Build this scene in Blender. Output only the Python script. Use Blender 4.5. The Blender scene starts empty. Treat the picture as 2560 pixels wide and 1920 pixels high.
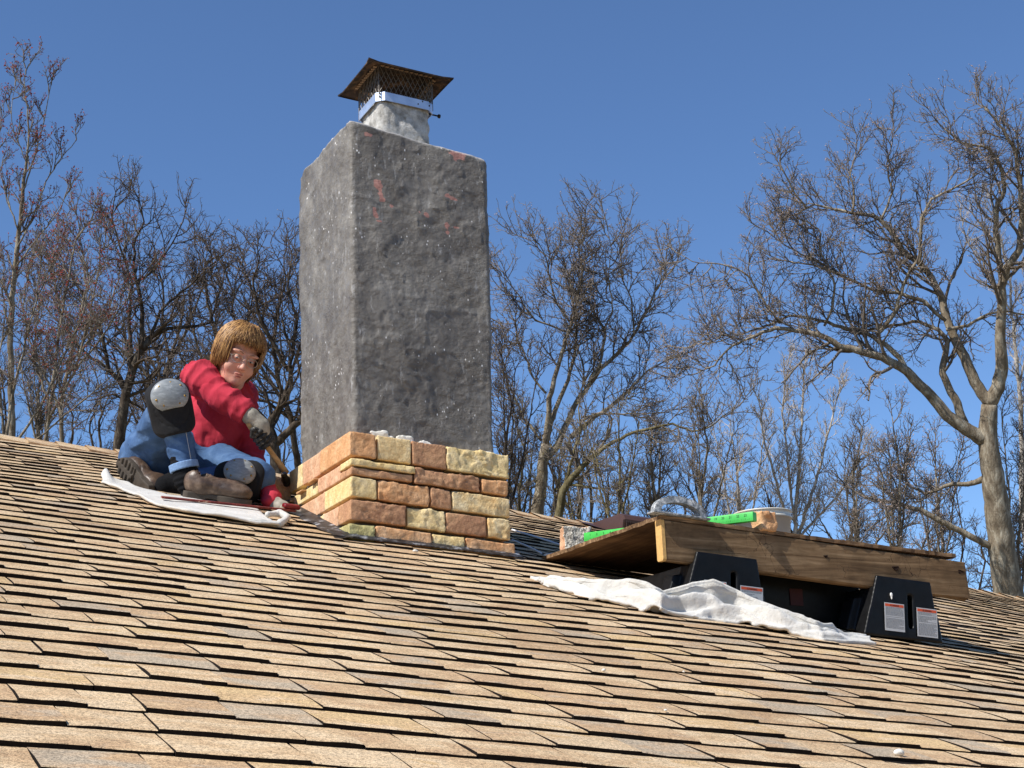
import bpy, bmesh, math, random
import numpy as np
from mathutils import Vector, Matrix

SC = bpy.context.scene
COL = SC.collection
R = math.radians

# ------------------------------------------------------------------ camera
# axes of the camera (right, down, forward) written in world coordinates:
# world x = along the eave to the right, y = up the slope (horizontal), z = up
AX = np.array([[0.9018199258, 0.0795884939, 0.4247193108],
               [-0.4303858152, 0.2532063503, 0.8664032515],
               [-0.0385858967, -0.9641328829, 0.2626002909]])
CAM = np.array([-1.970, -5.426, -0.998])
FPX = 4000.0
cam = bpy.data.cameras.new('camera')
cam.sensor_width = 36.0
cam.lens = FPX / 2560.0 * 36.0
cam.clip_start = 0.05
cam.clip_end = 3000.0
co = bpy.data.objects.new('camera', cam)
COL.objects.link(co)
mw = Matrix.Identity(4)
for i in range(3):
    mw[i][0] = AX[i, 0]; mw[i][1] = -AX[i, 1]; mw[i][2] = -AX[i, 2]; mw[i][3] = CAM[i]
co.matrix_world = mw
SC.camera = co

# ------------------------------------------------------------------ sky, sun, exposure
SUN = Vector((-0.67, -0.15, 0.73)).normalized()      # direction towards the sun
el = math.asin(SUN.z)
world = bpy.data.worlds.new('World'); SC.world = world; world.use_nodes = True
wn = world.node_tree.nodes; wl = world.node_tree.links
sky = wn.new('ShaderNodeTexSky'); sky.sky_type = 'NISHITA'; sky.sun_disc = False
sky.sun_elevation = el
sky.sun_rotation = math.atan2(SUN.x, SUN.y)
sky.altitude = 1500; sky.air_density = 1.0; sky.dust_density = 0.0; sky.ozone_density = 8.0
bg = wn['Background']; bg.inputs['Strength'].default_value = 0.122
wl.new(sky.outputs[0], bg.inputs[0])
sun = bpy.data.lights.new('sun', 'SUN'); sun.energy = 4.7; sun.angle = R(0.53); sun.color = (1.0, 0.965, 0.91)
so = bpy.data.objects.new('sun', sun); COL.objects.link(so)
so.rotation_euler = (-SUN).to_track_quat('-Z', 'Y').to_euler()
SC.view_settings.view_transform = 'Standard'
SC.view_settings.look = 'None'
SC.view_settings.gamma = 1.0
SC.view_settings.exposure = 0.35
SC.cycles.max_bounces = 6
SC.cycles.transparent_max_bounces = 8

# ------------------------------------------------------------------ small helpers
def V(*a): return np.array(a, float)

def at(px, py, depth):
    """point seen at picture position (px,py) of a 2212x1659 view at a camera depth in metres"""
    q = np.array([(px * 1.15732 - 1280) / FPX, (py * 1.15732 - 960) / FPX, 1.0])
    return CAM + AX @ q * depth

def at_y(px, py, y):
    q = AX @ np.array([(px * 1.15732 - 1280) / FPX, (py * 1.15732 - 960) / FPX, 1.0])
    return CAM + q * ((y - CAM[1]) / q[1])

def proj(P):
    P = np.atleast_2d(P) - CAM
    c = P @ AX
    return np.stack([1280 + FPX * c[:, 0] / c[:, 2], 960 + FPX * c[:, 1] / c[:, 2], c[:, 2]], 1)

def tag(o, label=None, cat=None, group=None, kind=None):
    if label: o['label'] = label
    if cat: o['category'] = cat
    if group: o['group'] = group
    if kind: o['kind'] = kind
    return o

def empty(name, loc=(0, 0, 0), label=None, cat=None, group=None):
    o = bpy.data.objects.new(name, None)
    COL.objects.link(o); o.location = Vector(loc); o.empty_display_size = 0.1
    return tag(o, label, cat, group)

def link(name, me, mat=None, parent=None, loc=None):
    """mesh data given in world coordinates -> object, optionally a child of parent"""
    o = bpy.data.objects.new(name, me)
    COL.objects.link(o)
    if mat is not None and len(me.materials) == 0:
        me.materials.append(mat)
    if parent is not None:
        o.parent = parent
        p = parent; off = Vector((0, 0, 0))
        while p is not None:
            off = off + Vector(p.location); p = p.parent
        o.location = -off
    return o

def mesh(name, verts, faces, smooth=False):
    me = bpy.data.meshes.new(name)
    me.from_pydata([tuple(map(float, v)) for v in verts], [], [tuple(int(i) for i in f) for f in faces])
    if smooth:
        me.polygons.foreach_set('use_smooth', [True] * len(me.polygons))
    me.update()
    return me

def mesh_np(name, v, quads=None, tris=None, smooth=False):
    """fast mesh from numpy arrays"""
    me = bpy.data.meshes.new(name)
    v = np.asarray(v, np.float32)
    nq = 0 if quads is None else len(quads); nt = 0 if tris is None else len(tris)
    idx = []; 
    if nq: idx.append(np.asarray(quads, np.int32).ravel())
    if nt: idx.append(np.asarray(tris, np.int32).ravel())
    idx = np.concatenate(idx)
    starts = np.concatenate([np.arange(nq) * 4, nq * 4 + np.arange(nt) * 3]).astype(np.int32)
    tot = np.concatenate([np.full(nq, 4), np.full(nt, 3)]).astype(np.int32)
    me.vertices.add(len(v)); me.vertices.foreach_set('co', v.ravel())
    me.loops.add(len(idx)); me.loops.foreach_set('vertex_index', idx)
    me.polygons.add(nq + nt)
    me.polygons.foreach_set('loop_start', starts); me.polygons.foreach_set('loop_total', tot)
    me.polygons.foreach_set('use_smooth', np.full(nq + nt, bool(smooth)))
    me.update(calc_edges=True); me.validate()
    return me

def box_vf(lo, hi):
    x0, y0, z0 = lo; x1, y1, z1 = hi
    v = [(x0, y0, z0), (x1, y0, z0), (x1, y1, z0), (x0, y1, z0), (x0, y0, z1), (x1, y0, z1), (x1, y1, z1), (x0, y1, z1)]
    f = [(0, 3, 2, 1), (4, 5, 6, 7), (0, 1, 5, 4), (1, 2, 6, 5), (2, 3, 7, 6), (3, 0, 4, 7)]
    return v, f

def bevelled(name, verts, faces, width=0.004, seg=2, smooth=True):
    bm = bmesh.new()
    vs = [bm.verts.new(v) for v in verts]
    for f in faces: bm.faces.new([vs[i] for i in f])
    bmesh.ops.recalc_face_normals(bm, faces=bm.faces)
    if width > 0:
        bmesh.ops.bevel(bm, geom=list(bm.edges), offset=width, segments=seg, affect='EDGES', profile=0.5, clamp_overlap=True)
    me = bpy.data.meshes.new(name); bm.to_mesh(me); bm.free()
    if smooth:
        me.polygons.foreach_set('use_smooth', [True] * len(me.polygons))
    return me

def tube(points, radii, n=8, cap=True):
    """swept tube; returns verts, quads, tris"""
    P = np.asarray(points, float); r = np.broadcast_to(np.asarray(radii, float), (len(P),))
    T = np.gradient(P, axis=0); T /= np.linalg.norm(T, axis=1)[:, None] + 1e-12
    a = np.array([0, 0, 1.0]) if abs(T[0, 2]) < 0.9 else np.array([1.0, 0, 0])
    u = np.cross(T[0], a); u /= np.linalg.norm(u)
    vs = []; ang = np.linspace(0, 2 * np.pi, n, endpoint=False)
    for i in range(len(P)):
        u = u - T[i] * (u @ T[i]); u /= np.linalg.norm(u) + 1e-12
        w = np.cross(T[i], u)
        vs.append(P[i] + r[i] * (np.cos(ang)[:, None] * u + np.sin(ang)[:, None] * w))
    v = np.concatenate(vs)
    q = []
    for i in range(len(P) - 1):
        for j in range(n):
            k = (j + 1) % n
            q.append((i * n + j, i * n + k, (i + 1) * n + k, (i + 1) * n + j))
    t = []
    if cap:
        v = np.concatenate([v, P[:1], P[-1:]]); b = len(v) - 2
        for j in range(n):
            k = (j + 1) % n
            t.append((b, k, j)); t.append((b + 1, (len(P) - 1) * n + j, (len(P) - 1) * n + k))
    return v, np.array(q), np.array(t).reshape(-1, 3)

def join_parts(parts):
    vs, qs, ts = [], [], []; o = 0
    for v, q, t in parts:
        vs.append(v)
        if len(q): qs.append(np.asarray(q) + o)
        if len(t): ts.append(np.asarray(t) + o)
        o += len(v)
    return (np.concatenate(vs), np.concatenate(qs) if qs else None, np.concatenate(ts) if ts else None)

def tube_mesh(name, points, radii, n=8, smooth=True):
    v, q, t = tube(points, radii, n)
    return mesh_np(name, v, q, t, smooth)

# ---- value noise in numpy (for geometry)
_nr = np.random.RandomState(11)
_lat = _nr.rand(32, 32, 32).astype(np.float32)
def vnoise(P, scale, seed=0):
    p = np.asarray(P, np.float32) * scale + seed * 7.31
    i = np.floor(p).astype(np.int32); f = p - i; f = f * f * (3 - 2 * f)
    i &= 31; j = (i + 1) & 31
    x0, y0, z0 = i[..., 0], i[..., 1], i[..., 2]; x1, y1, z1 = j[..., 0], j[..., 1], j[..., 2]
    fx, fy, fz = f[..., 0], f[..., 1], f[..., 2]
    L = _lat
    a = L[x0, y0, z0] * (1 - fx) + L[x1, y0, z0] * fx; b = L[x0, y1, z0] * (1 - fx) + L[x1, y1, z0] * fx
    c = L[x0, y0, z1] * (1 - fx) + L[x1, y0, z1] * fx; d = L[x0, y1, z1] * (1 - fx) + L[x1, y1, z1] * fx
    return ((a * (1 - fy) + b * fy) * (1 - fz) + (c * (1 - fy) + d * fy) * fz) * 2 - 1

def fnoise(P, scale, seed=0, oct=3):
    s = 0; a = 1.0
    for k in range(oct):
        s = s + a * vnoise(P, scale * 2 ** k, seed + k); a *= 0.5
    return s

# ---- implicit surfaces: distance functions meshed with surface nets
def smin(a, b, k):
    if k <= 0: return np.minimum(a, b)
    h = np.clip(0.5 + 0.5 * (b - a) / k, 0, 1)
    return b * (1 - h) + a * h - k * h * (1 - h)

def d_cone(P, a, b, ra, rb):
    a = np.asarray(a, np.float32); b = np.asarray(b, np.float32)
    ab = b - a; h = np.clip(((P - a) @ ab) / (ab @ ab + 1e-12), 0, 1)
    return np.linalg.norm(P - a - h[..., None] * ab, axis=-1) - (ra + (rb - ra) * h)

def d_chain(P, pts, rad, k=0.0):
    d = None
    for i in range(len(pts) - 1):
        e = d_cone(P, pts[i], pts[i + 1], rad[i], rad[i + 1])
        d = e if d is None else smin(d, e, k)
    return d

def d_ell(P, c, r, M=None):
    q = P - np.asarray(c, np.float32)
    if M is not None: q = q @ np.asarray(M, np.float32).T      # rows of M = local axes
    r = np.asarray(r, np.float32)
    k0 = np.linalg.norm(q / r, axis=-1); k1 = np.linalg.norm(q / (r * r), axis=-1)
    return k0 * (k0 - 1) / (k1 + 1e-9)

def d_box(P, c, b, rr, M=None):
    q = P - np.asarray(c, np.float32)
    if M is not None: q = q @ np.asarray(M, np.float32).T
    q = np.abs(q) - (np.asarray(b, np.float32) - rr)
    return np.linalg.norm(np.maximum(q, 0), axis=-1) + np.minimum(q.max(-1), 0) - rr

def surface(name, fn, lo, hi, h, smooth=True, relax=1, margin=0.010):
    lo = np.asarray(lo, float); hi = np.asarray(hi, float)
    n = np.ceil((hi - lo) / h).astype(int) + 1
    ax = [np.arange(n[i]) * h + lo[i] for i in range(3)]
    # coarse pass first, then only the blocks near the surface
    B_ = 4; nb = -(-n // B_); npad = nb * B_
    cc = np.stack(np.meshgrid(*[(np.arange(nb[i]) * B_ + (B_ - 1) / 2) * h + lo[i] for i in range(3)], indexing='ij'), -1).astype(np.float32)
    cd = np.asarray(fn(cc.reshape(-1, 3)), np.float32)
    D = np.empty((len(cd), B_, B_, B_), np.float32); D[:] = np.sign(cd)[:, None, None, None]
    actb = np.flatnonzero(np.abs(cd) < B_ * h * 0.87 * 1.35 + margin)
    off = np.stack(np.meshgrid(*[(np.arange(B_) - (B_ - 1) / 2) * h] * 3, indexing='ij'), -1).astype(np.float32)
    ccf = cc.reshape(-1, 3)
    for i in range(0, len(actb), 6000):
        bb = actb[i:i + 6000]
        D[bb] = fn((ccf[bb][:, None, None, None, :] + off).reshape(-1, 3)).reshape(-1, B_, B_, B_)
    D = D.reshape(nb[0], nb[1], nb[2], B_, B_, B_).transpose(0, 3, 1, 4, 2, 5).reshape(npad)[:n[0], :n[1], :n[2]].copy()
    D[0] = D[-1] = 1; D[:, 0] = D[:, -1] = 1; D[:, :, 0] = D[:, :, -1] = 1
    S = D < 0
    cnt = np.zeros(n - 1, np.int16)
    for dx in (0, 1):
        for dy in (0, 1):
            for dz in (0, 1):
                cnt += S[dx:n[0] - 1 + dx, dy:n[1] - 1 + dy, dz:n[2] - 1 + dz]
    act = (cnt > 0) & (cnt < 8)
    ci = np.argwhere(act)
    acc = np.zeros((len(ci), 3)); num = np.zeros(len(ci))
    corners = [(0, 0, 0), (1, 0, 0), (0, 1, 0), (1, 1, 0), (0, 0, 1), (1, 0, 1), (0, 1, 1), (1, 1, 1)]
    edges = [(0, 1), (2, 3), (4, 5), (6, 7), (0, 2), (1, 3), (4, 6), (5, 7), (0, 4), (1, 5), (2, 6), (3, 7)]
    for a, b in edges:
        ca = np.array(corners[a]); cb = np.array(corners[b])
        da = D[tuple((ci + ca).T)]; db = D[tuple((ci + cb).T)]
        m = (da < 0) != (db < 0)
        t = np.where(m, da / (da - db + 1e-20), 0)
        acc += np.where(m[:, None], ca + t[:, None] * (cb - ca), 0); num += m
    v = lo + (ci + acc / num[:, None]) * h
    idm = -np.ones(n - 1, np.int64); idm[tuple(ci.T)] = np.arange(len(ci))
    quads = []
    for axis in range(3):
        sl0 = [slice(None)] * 3; sl1 = [slice(None)] * 3
        sl0[axis] = slice(0, -1); sl1[axis] = slice(1, None)
        A = S[tuple(sl0)]; Bm = S[tuple(sl1)]
        e = np.argwhere(A != Bm)
        o1, o2 = (axis + 1) % 3, (axis + 2) % 3
        e = e[(e[:, o1] > 0) & (e[:, o2] > 0) & (e[:, o1] < n[o1] - 1) & (e[:, o2] < n[o2] - 1)]
        flip = A[tuple(e.T)]
        d1 = np.zeros(3, int); d1[o1] = 1; d2 = np.zeros(3, int); d2[o2] = 1
        q = np.stack([idm[tuple((e - d1 - d2).T)], idm[tuple((e - d2).T)], idm[tuple(e.T)], idm[tuple((e - d1).T)]], 1)
        q[~flip] = q[~flip][:, ::-1]
        quads.append(q)
    q = np.concatenate(quads)
    for _ in range(relax):
        s = np.zeros_like(v); c = np.zeros(len(v))
        for i in range(4):
            a, b = q[:, i], q[:, (i + 1) % 4]
            for k in range(3):
                s[:, k] += np.bincount(a, v[b, k], len(v)) + np.bincount(b, v[a, k], len(v))
            c += np.bincount(a, minlength=len(v)) + np.bincount(b, minlength=len(v))
        v = v * 0.5 + 0.5 * s / np.maximum(c, 1)[:, None]
    return mesh_np(name, v, q, None, smooth)

# ------------------------------------------------------------------ materials
def srgb(r, g, b):
    f = lambda c: (c / 255 / 12.92) if c / 255 <= 0.04045 else ((c / 255 + 0.055) / 1.055) ** 2.4
    return (f(r), f(g), f(b), 1)

class Mat:
    def __init__(s, name, rough=0.8, spec=0.3, metal=0.0, color=None):
        s.m = bpy.data.materials.new(name); s.m.use_nodes = True
        s.t = s.m.node_tree; s.n = s.t.nodes; s.l = s.t.links
        s.b = s.n['Principled BSDF']
        s.b.inputs['Roughness'].default_value = rough
        s.b.inputs['Specular IOR Level'].default_value = spec
        s.b.inputs['Metallic'].default_value = metal
        if color: s.b.inputs['Base Color'].default_value = color
        s._co = None
    def co(s):
        if s._co is None:
            s._co = s.n.new('ShaderNodeNewGeometry').outputs['Position']
        return s._co
    def scaled(s, sc):
        mp = s.n.new('ShaderNodeMapping'); mp.inputs['Scale'].default_value = sc
        s.l.new(s.co(), mp.inputs[0]); return mp.outputs[0]
    def noise(s, scale, detail=4, rough=0.6, vec=None, dist=0.0):
        t = s.n.new('ShaderNodeTexNoise'); t.inputs['Scale'].default_value = scale
        t.inputs['Detail'].default_value = detail; t.inputs['Roughness'].default_value = rough
        t.inputs['Distortion'].default_value = dist
        s.l.new(vec if vec is not None else s.co(), t.inputs['Vector']); return t.outputs['Fac']
    def voro(s, scale, feature='F1', vec=None):
        t = s.n.new('ShaderNodeTexVoronoi'); t.feature = feature; t.inputs['Scale'].default_value = scale
        s.l.new(vec if vec is not None else s.co(), t.inputs['Vector']); return t.outputs[0]
    def ramp(s, fac, stops, interp='LINEAR'):
        r = s.n.new('ShaderNodeValToRGB'); e = r.color_ramp.elements; r.color_ramp.interpolation = interp
        while len(e) < len(stops): e.new(0.5)
        for i, (p, c) in enumerate(stops):
            e[i].position = p; e[i].color = c if len(c) == 4 else (*c, 1)
        s.l.new(fac, r.inputs[0]); return r.outputs[0]
    def mix(s, fac, a, b, mode='MIX'):
        m = s.n.new('ShaderNodeMix'); m.data_type = 'RGBA'; m.blend_type = mode
        for val, sock in ((fac, m.inputs[0]), (a, m.inputs[6]), (b, m.inputs[7])):
            if hasattr(val, 'is_linked') or hasattr(val, 'links'): s.l.new(val, sock)
            else: sock.default_value = val
        return m.outputs[2]
    def math(s, op, a, b=0.0, c=0.0, clamp=False):
        m = s.n.new('ShaderNodeMath'); m.operation = op; m.use_clamp = clamp
        for val, sock in zip((a, b, c), m.inputs):
            if hasattr(val, 'links'): s.l.new(val, sock)
            else: sock.default_value = val
        return m.outputs[0]
    def color(s, sock): s.l.new(sock, s.b.inputs['Base Color']); return s
    def rough(s, sock): s.l.new(sock, s.b.inputs['Roughness']); return s
    def attr(s, name):
        a = s.n.new('ShaderNodeAttribute'); a.attribute_name = name; return a
    def bump(s, h, strength=0.3, dist=0.01):
        b = s.n.new('ShaderNodeBump'); b.inputs['Strength'].default_value = strength; b.inputs['Distance'].default_value = dist
        if s.b.inputs['Normal'].links:
            s.l.new(s.b.inputs['Normal'].links[0].from_socket, b.inputs['Normal'])
        s.l.new(h, b.inputs['Height']); s.l.new(b.outputs[0], s.b.inputs['Normal']); return s

def plain(name, col, rough=0.7, spec=0.3, metal=0.0, var=0.12, scale=40, bump=0.0):
    m = Mat(name, rough, spec, metal)
    c = np.array(col[:3])
    n = m.noise(scale, 4)
    m.color(m.ramp(n, [(0.3, tuple(c * (1 - var))), (0.7, tuple(np.minimum(c * (1 + var), 1)))]))
    if bump: m.bump(n, bump, 0.004)
    return m.m

# ================================================================== ROOF AND GROUND
TT = R(4.6); TH = R(19.0)
EV = V(math.cos(TT), 0, -math.sin(TT)); SV = V(0, math.cos(TH), math.sin(TH))
NV = np.cross(EV, SV); NV /= np.linalg.norm(NV)
def sag(k): return 0.0108 * np.maximum(0, np.asarray(k, float) - 0.5) ** 1.6
def roof_pt(k, l, h=0.0):
    k = np.asarray(k, float); l = np.asarray(l, float); h = np.asarray(h, float)
    w = 0.006 * np.sin(k * 1.9 + l * 0.7) + 0.005 * np.sin(l * 2.3 - k * 0.6)
    p = k[..., None] * EV + l[..., None] * SV + (h + w)[..., None] * NV
    p[..., 2] -= sag(k)
    return p
def on_roof(px, py):
    """roof coordinates (k,l) seen at a view position"""
    q = AX @ np.array([(px * 1.15732 - 1280) / FPX, (py * 1.15732 - 960) / FPX, 1.0])
    d = -(CAM @ NV) / (q @ NV)
    for _ in range(12):
        P = CAM + q * d
        k = P[0] / math.cos(TT); l = P[1] / math.cos(TH)
        d -= ((P - roof_pt(k, l)) @ NV) / (q @ NV)
    return k, l
RIDGE = 2.30; EXPO = 0.1254

# shingle material: tan, brown and grey granules, tone set piece by piece
sh = Mat('shingle_granules', 0.9, 0.2)
tone = sh.attr('tone').outputs['Fac']
g1 = sh.noise(420, 2, 0.7); g2 = sh.noise(150, 3, 0.7); patch = sh.noise(11.0, 4, 0.6, sh.scaled((0.6, 1.3, 1.3)), 0.4)
tt = sh.math('ADD', tone, sh.math('MULTIPLY', sh.math('SUBTRACT', patch, 0.5), 1.5), clamp=True)
base = sh.ramp(tt, [(0.0, srgb(176, 159, 135)), (0.16, srgb(186, 164, 136)), (0.34, srgb(184, 152, 116)), (0.55, srgb(201, 172, 134)),
                    (0.75, srgb(209, 184, 149)), (0.9, srgb(197, 165, 122)), (1.0, srgb(203, 173, 128))])
gr = sh.math('ADD', sh.math('MULTIPLY', g1, 0.55), sh.math('MULTIPLY', g2, 0.45))
gm = sh.ramp(gr, [(0.36, (0.28, 0.26, 0.25)), (0.48, (0.90, 0.90, 0.90)), (0.6, (1.5, 1.48, 1.44))])
stain = sh.ramp(sh.noise(1.3, 5, 0.65, None, 0.4), [(0.34, (0.80, 0.78, 0.76)), (0.52, (1, 1, 1)), (0.7, (1.05, 1.04, 1.02))])
sh.color(sh.mix(1.0, sh.mix(1.0, base, gm, 'MULTIPLY'), stain, 'MULTIPLY'))
sh.bump(gr, 0.55, 0.004)
M_SHINGLE = sh.m
M_BUTT = plain('shaded_shingle_edge', srgb(27, 21, 17), 0.9, 0.15, var=0.35, scale=200)  # near black: shade on the butts and tab sides is put into the colour

rng = random.Random(5)
def tone_pick():
    x = rng.random()
    if x < 0.12: return rng.uniform(0.06, 0.24)
    if x < 0.36: return rng.uniform(0.34, 0.48)
    if x < 0.90: return rng.uniform(0.5, 0.74)
    return rng.uniform(0.78, 0.94)

pieces = []
j = 0; l0 = -4.45
while l0 < RIDGE - 0.05:
    k = -4.6 + rng.uniform(0, 0.2); tab = rng.random() < 0.5
    wob = rng.uniform(-0.003, 0.003)
    while k < 7.2:
        w = rng.uniform(0.10, 0.27) if tab else rng.uniform(0.09, 0.22)
        pieces.append((j, k, l0 + wob + rng.uniform(-0.002, 0.002), w, (rng.uniform(0.0112, 0.0130) if tab else rng.uniform(0.0078, 0.0092)), tone_pick(), rng.random()))
        k += w; tab = not tab if rng.random() < 0.9 else tab
    l0 += EXPO; j += 1

def piece_geo(pc):
    j, k, l, w, hb, tn, rr = pc
    rg = random.Random(int(rr * 1e9))
    n = 4; ks = np.linspace(k + 0.0012, k + w - 0.0012, n)
    jl = np.array([rg.uniform(-0.0016, 0.0016) for _ in range(n)])
    jh = np.array([rg.uniform(-0.0012, 0.0012) for _ in range(n)])
    rows = [roof_pt(ks, l + jl, 0.0004), roof_pt(ks, l + jl, hb + jh - 0.001), roof_pt(ks, l + jl + 0.003, hb + jh),
            roof_pt(ks + rg.uniform(-.002, .002), l + EXPO * 0.45 + 0 * jl, hb * 0.66 + 0.0008 + jh * 0.5), roof_pt(ks + rg.uniform(-.003, .003), l + EXPO + 0.02 + 0 * jl, 0.0012)]
    v = np.concatenate(rows)
    q = []; mi = []
    for r_ in range(4):
        for i in range(n - 1):
            q.append((r_ * n + i, r_ * n + i + 1, (r_ + 1) * n + i + 1, (r_ + 1) * n + i)); mi.append(1 if r_ == 0 else 0)
    # side walls
    b = len(v); v = np.concatenate([v, roof_pt([ks[0]], [l + EXPO + 0.02], -0.003), roof_pt([ks[-1]], [l + EXPO + 0.02], -0.003)])
    q.append((0, n, 2 * n, 3 * n)); q.append((0, 3 * n, 4 * n, b)); mi += [1, 1]
    e = n - 1
    q.append((e, 3 * n + e, 2 * n + e, n + e)); q.append((e, b + 1, 4 * n + e, 3 * n + e)); mi += [1, 1]
    return v, np.array(q), np.array(mi)

def shingle_mesh(name, items):
    vs, qs, ms, ts = [], [], [], []; o = 0
    for pc in items:
        v, q, mi = piece_geo(pc)
        vs.append(v); qs.append(q + o); ms.append(mi); ts.append(np.full(len(v), pc[5])); o += len(v)
    me = mesh_np(name, np.concatenate(vs), np.concatenate(qs))
    me.materials.append(M_SHINGLE); me.materials.append(M_BUTT)
    me.polygons.foreach_set('material_index', np.concatenate(ms).astype(np.int32))
    a = me.attributes.new('tone', 'FLOAT', 'POINT'); a.data.foreach_set('value', np.concatenate(ts).astype(np.float32))
    return me

def piece_area(pc):
    j, k, l, w, hb, tn, rr = pc
    c = proj(roof_pt(np.array([k, k + w, k + w, k]), np.array([l, l, l + EXPO, l + EXPO]), 0.004))
    x = np.clip(c[:, 0], 0, 2560); y = np.clip(c[:, 1], 0, 1920)
    if c[:, 2].min() < 0.5: return 0
    return abs(np.dot(x, np.roll(y, -1)) - np.dot(y, np.roll(x, -1))) / 2
areas = np.array([piece_area(p) for p in pieces])
order = np.argsort(-areas); big = set(order[:300].tolist())

# decking sheet of the roof, front and back slope
ks = np.linspace(-4.6, 7.3, 60)
v = np.concatenate([roof_pt(ks, np.full(60, -4.5), -0.003), roof_pt(ks, np.full(60, -1.0), -0.003), roof_pt(ks, np.full(60, RIDGE), -0.003),
                    roof_pt(ks, np.full(60, RIDGE), -0.003) + V(0, 5.6, -1.95)])
q = [(r_ * 60 + i, r_ * 60 + i + 1, (r_ + 1) * 60 + i + 1, (r_ + 1) * 60 + i) for r_ in range(3) for i in range(59)]
roof_me = mesh_np('roof', v, np.array(q)); roof_me.materials.append(M_BUTT)
roof = link('roof', roof_me); tag(roof, 'tan and brown asphalt shingle roof sloping up to its ridge', None, None, 'structure')
for i in sorted(big):
    link('shingle', shingle_mesh('shingle', [pieces[i]]), None, roof)
rest = [p for i, p in enumerate(pieces) if i not in big]
far = link('far_shingles', shingle_mesh('far_shingles', rest), None, roof); tag(far, kind='stuff')
# ridge caps: folded shingles straddling the ridge
kk = -4.6; caps = []
while kk < 7.2:
    hh = 0.016
    ks2 = np.array([kk, kk + 0.16])
    a0 = roof_pt(ks2, np.full(2, RIDGE - 0.13), np.array([hh, 0.006])); a1 = roof_pt(ks2, np.full(2, RIDGE), np.array([hh, 0.006]) + 0.006)
    a2 = a1 + V(0, 0.12, -0.045)
    b0 = roof_pt(ks2, np.full(2, RIDGE - 0.13), -0.002)
    v = np.concatenate([a0, a1, a2, b0]); q = [(0, 1, 3, 2), (2, 3, 5, 4), (6, 7, 1, 0)]
    me = mesh_np('ridge_cap', v, np.array(q)); me.materials.append(M_SHINGLE)
    at_ = me.attributes.new('tone', 'FLOAT', 'POINT'); at_.data.foreach_set('value', np.full(len(v), tone_pick(), np.float32))
    link('ridge_cap', me, None, roof)
    kk += 0.14

# house body below the roof and the ground
M_WALL = plain('painted_siding', srgb(200, 192, 178), 0.7, var=0.05, scale=8)
wv, wf = box_vf((-4.3, -3.9, -4.0), (6.9, 7.2, -1.95))
wall = link('wall', mesh('wall', wv, wf), M_WALL); tag(wall, 'pale siding wall under the roof', None, None, 'structure')
gm_ = Mat('leaf_litter_ground', 0.95, 0.1)
gm_.color(gm_.ramp(gm_.noise(1.5, 6, 0.7), [(0.3, srgb(92, 74, 52)), (0.5, srgb(120, 104, 72)), (0.7, srgb(96, 104, 58))]))
ground = link('ground', mesh('ground', [(-900, -900, -4.0), (900, -900, -4.0), (900, 900, -4.0), (-900, 900, -4.0)], [(0, 1, 2, 3)]), gm_.m)
tag(ground, 'leaf littered lawn around the house', None, None, 'structure')

# ================================================================== CHIMNEY
chim = empty('chimney', (0.34, 0.34, 0.1), 'dark grey stuccoed chimney shaft with a new skirt of tan and brown stones', 'chimney')
tz = math.tan(TT)
X0, X1, Y0, Y1, ZT = 0.047, 0.632, 0.042, 0.665, 1.668
def shear(P):
    Q = P.copy(); Q[..., 2] = P[..., 2] + P[..., 0] * tz; return Q
def shaft_fn(P):
    Q = shear(P)
    Q[..., 2] += ((P[..., 0] - .05) * .070 - .024) * np.clip(P[..., 2] / ZT, 0, 1)      # the top is cast out of level
    # uneven sides: the whole shaft bulges a little
    zz = Q[..., 2]
    d = d_box(Q, ((X0 + X1) / 2, (Y0 + Y1) / 2, ZT / 2 - 0.1), ((X1 - X0) / 2, (Y1 - Y0) / 2, ZT / 2 + 0.1), 0.016)
    W_ = Q + 0.02 * np.stack([vnoise(Q, 9, 21), vnoise(Q, 9, 22), vnoise(Q, 9, 23)], -1)
    n = 0.012 * vnoise(W_, 3.1, 1) + 0.0045 * vnoise(W_ * V(1.4, 1.4, 1), 9.3, 2) + 0.0017 * fnoise(W_ * V(1, 1, 1.5), 27, 4, 2)
    r_ = 1 - np.abs(vnoise(W_ * V(1, 1, 1.8), 11, 9)); n = n + 0.003 * np.clip(r_ - 0.9, 0, 1) / 0.1
    n = n + 0.0014 * vnoise(W_, 62, 6)
    return d - n
shaft_me = surface('stucco_shaft', shaft_fn, (X0 - 0.03, Y0 - 0.03, -0.02), (X1 + 0.03, Y1 + 0.03, ZT + 0.05), 0.0074, True, 0)
vc = np.empty(len(shaft_me.vertices) * 3, np.float32); shaft_me.vertices.foreach_get('co', vc); vc = vc.reshape(-1, 3)
mask = np.zeros(len(vc), np.float32)
def fp(px, py): return at_y(px, py, Y0)
for px, py, rx, rz in [(991, 334, .034, .026), (1003, 325, .016, .014), (796, 291, .014, .009), (818, 398, .015, .015), (822, 415, .009, .026), (826, 432, .010, .012), (965, 424, .013, .009), (978, 430, .015, .008),
                       (812, 468, .013, .012), (818, 478, .016, .007), (808, 455, .006, .012), (918, 465, .012, .008), (965, 488, .008, .012), (985, 493, .010, .007), (905, 460, .006, .006), (966, 503, .007, .007), (845, 445, .010, .007)]:
    c = fp(px, py)
    d = np.sqrt(((vc[:, 0] - c[0]) / rx) ** 2 + ((vc[:, 2] - c[2]) / rz) ** 2) + 0.55 * vnoise(vc, 55, 3) + 0.35 * vnoise(vc, 140, 5)
    mask = np.maximum(mask, np.where(vc[:, 1] < Y0 + 0.03, np.clip(1.25 - d, 0, 1) * 2.2, 0))
a = shaft_me.attributes.new('brick', 'FLOAT', 'POINT'); a.data.foreach_set('value', np.clip(mask, 0, 1).astype(np.float32))
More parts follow.
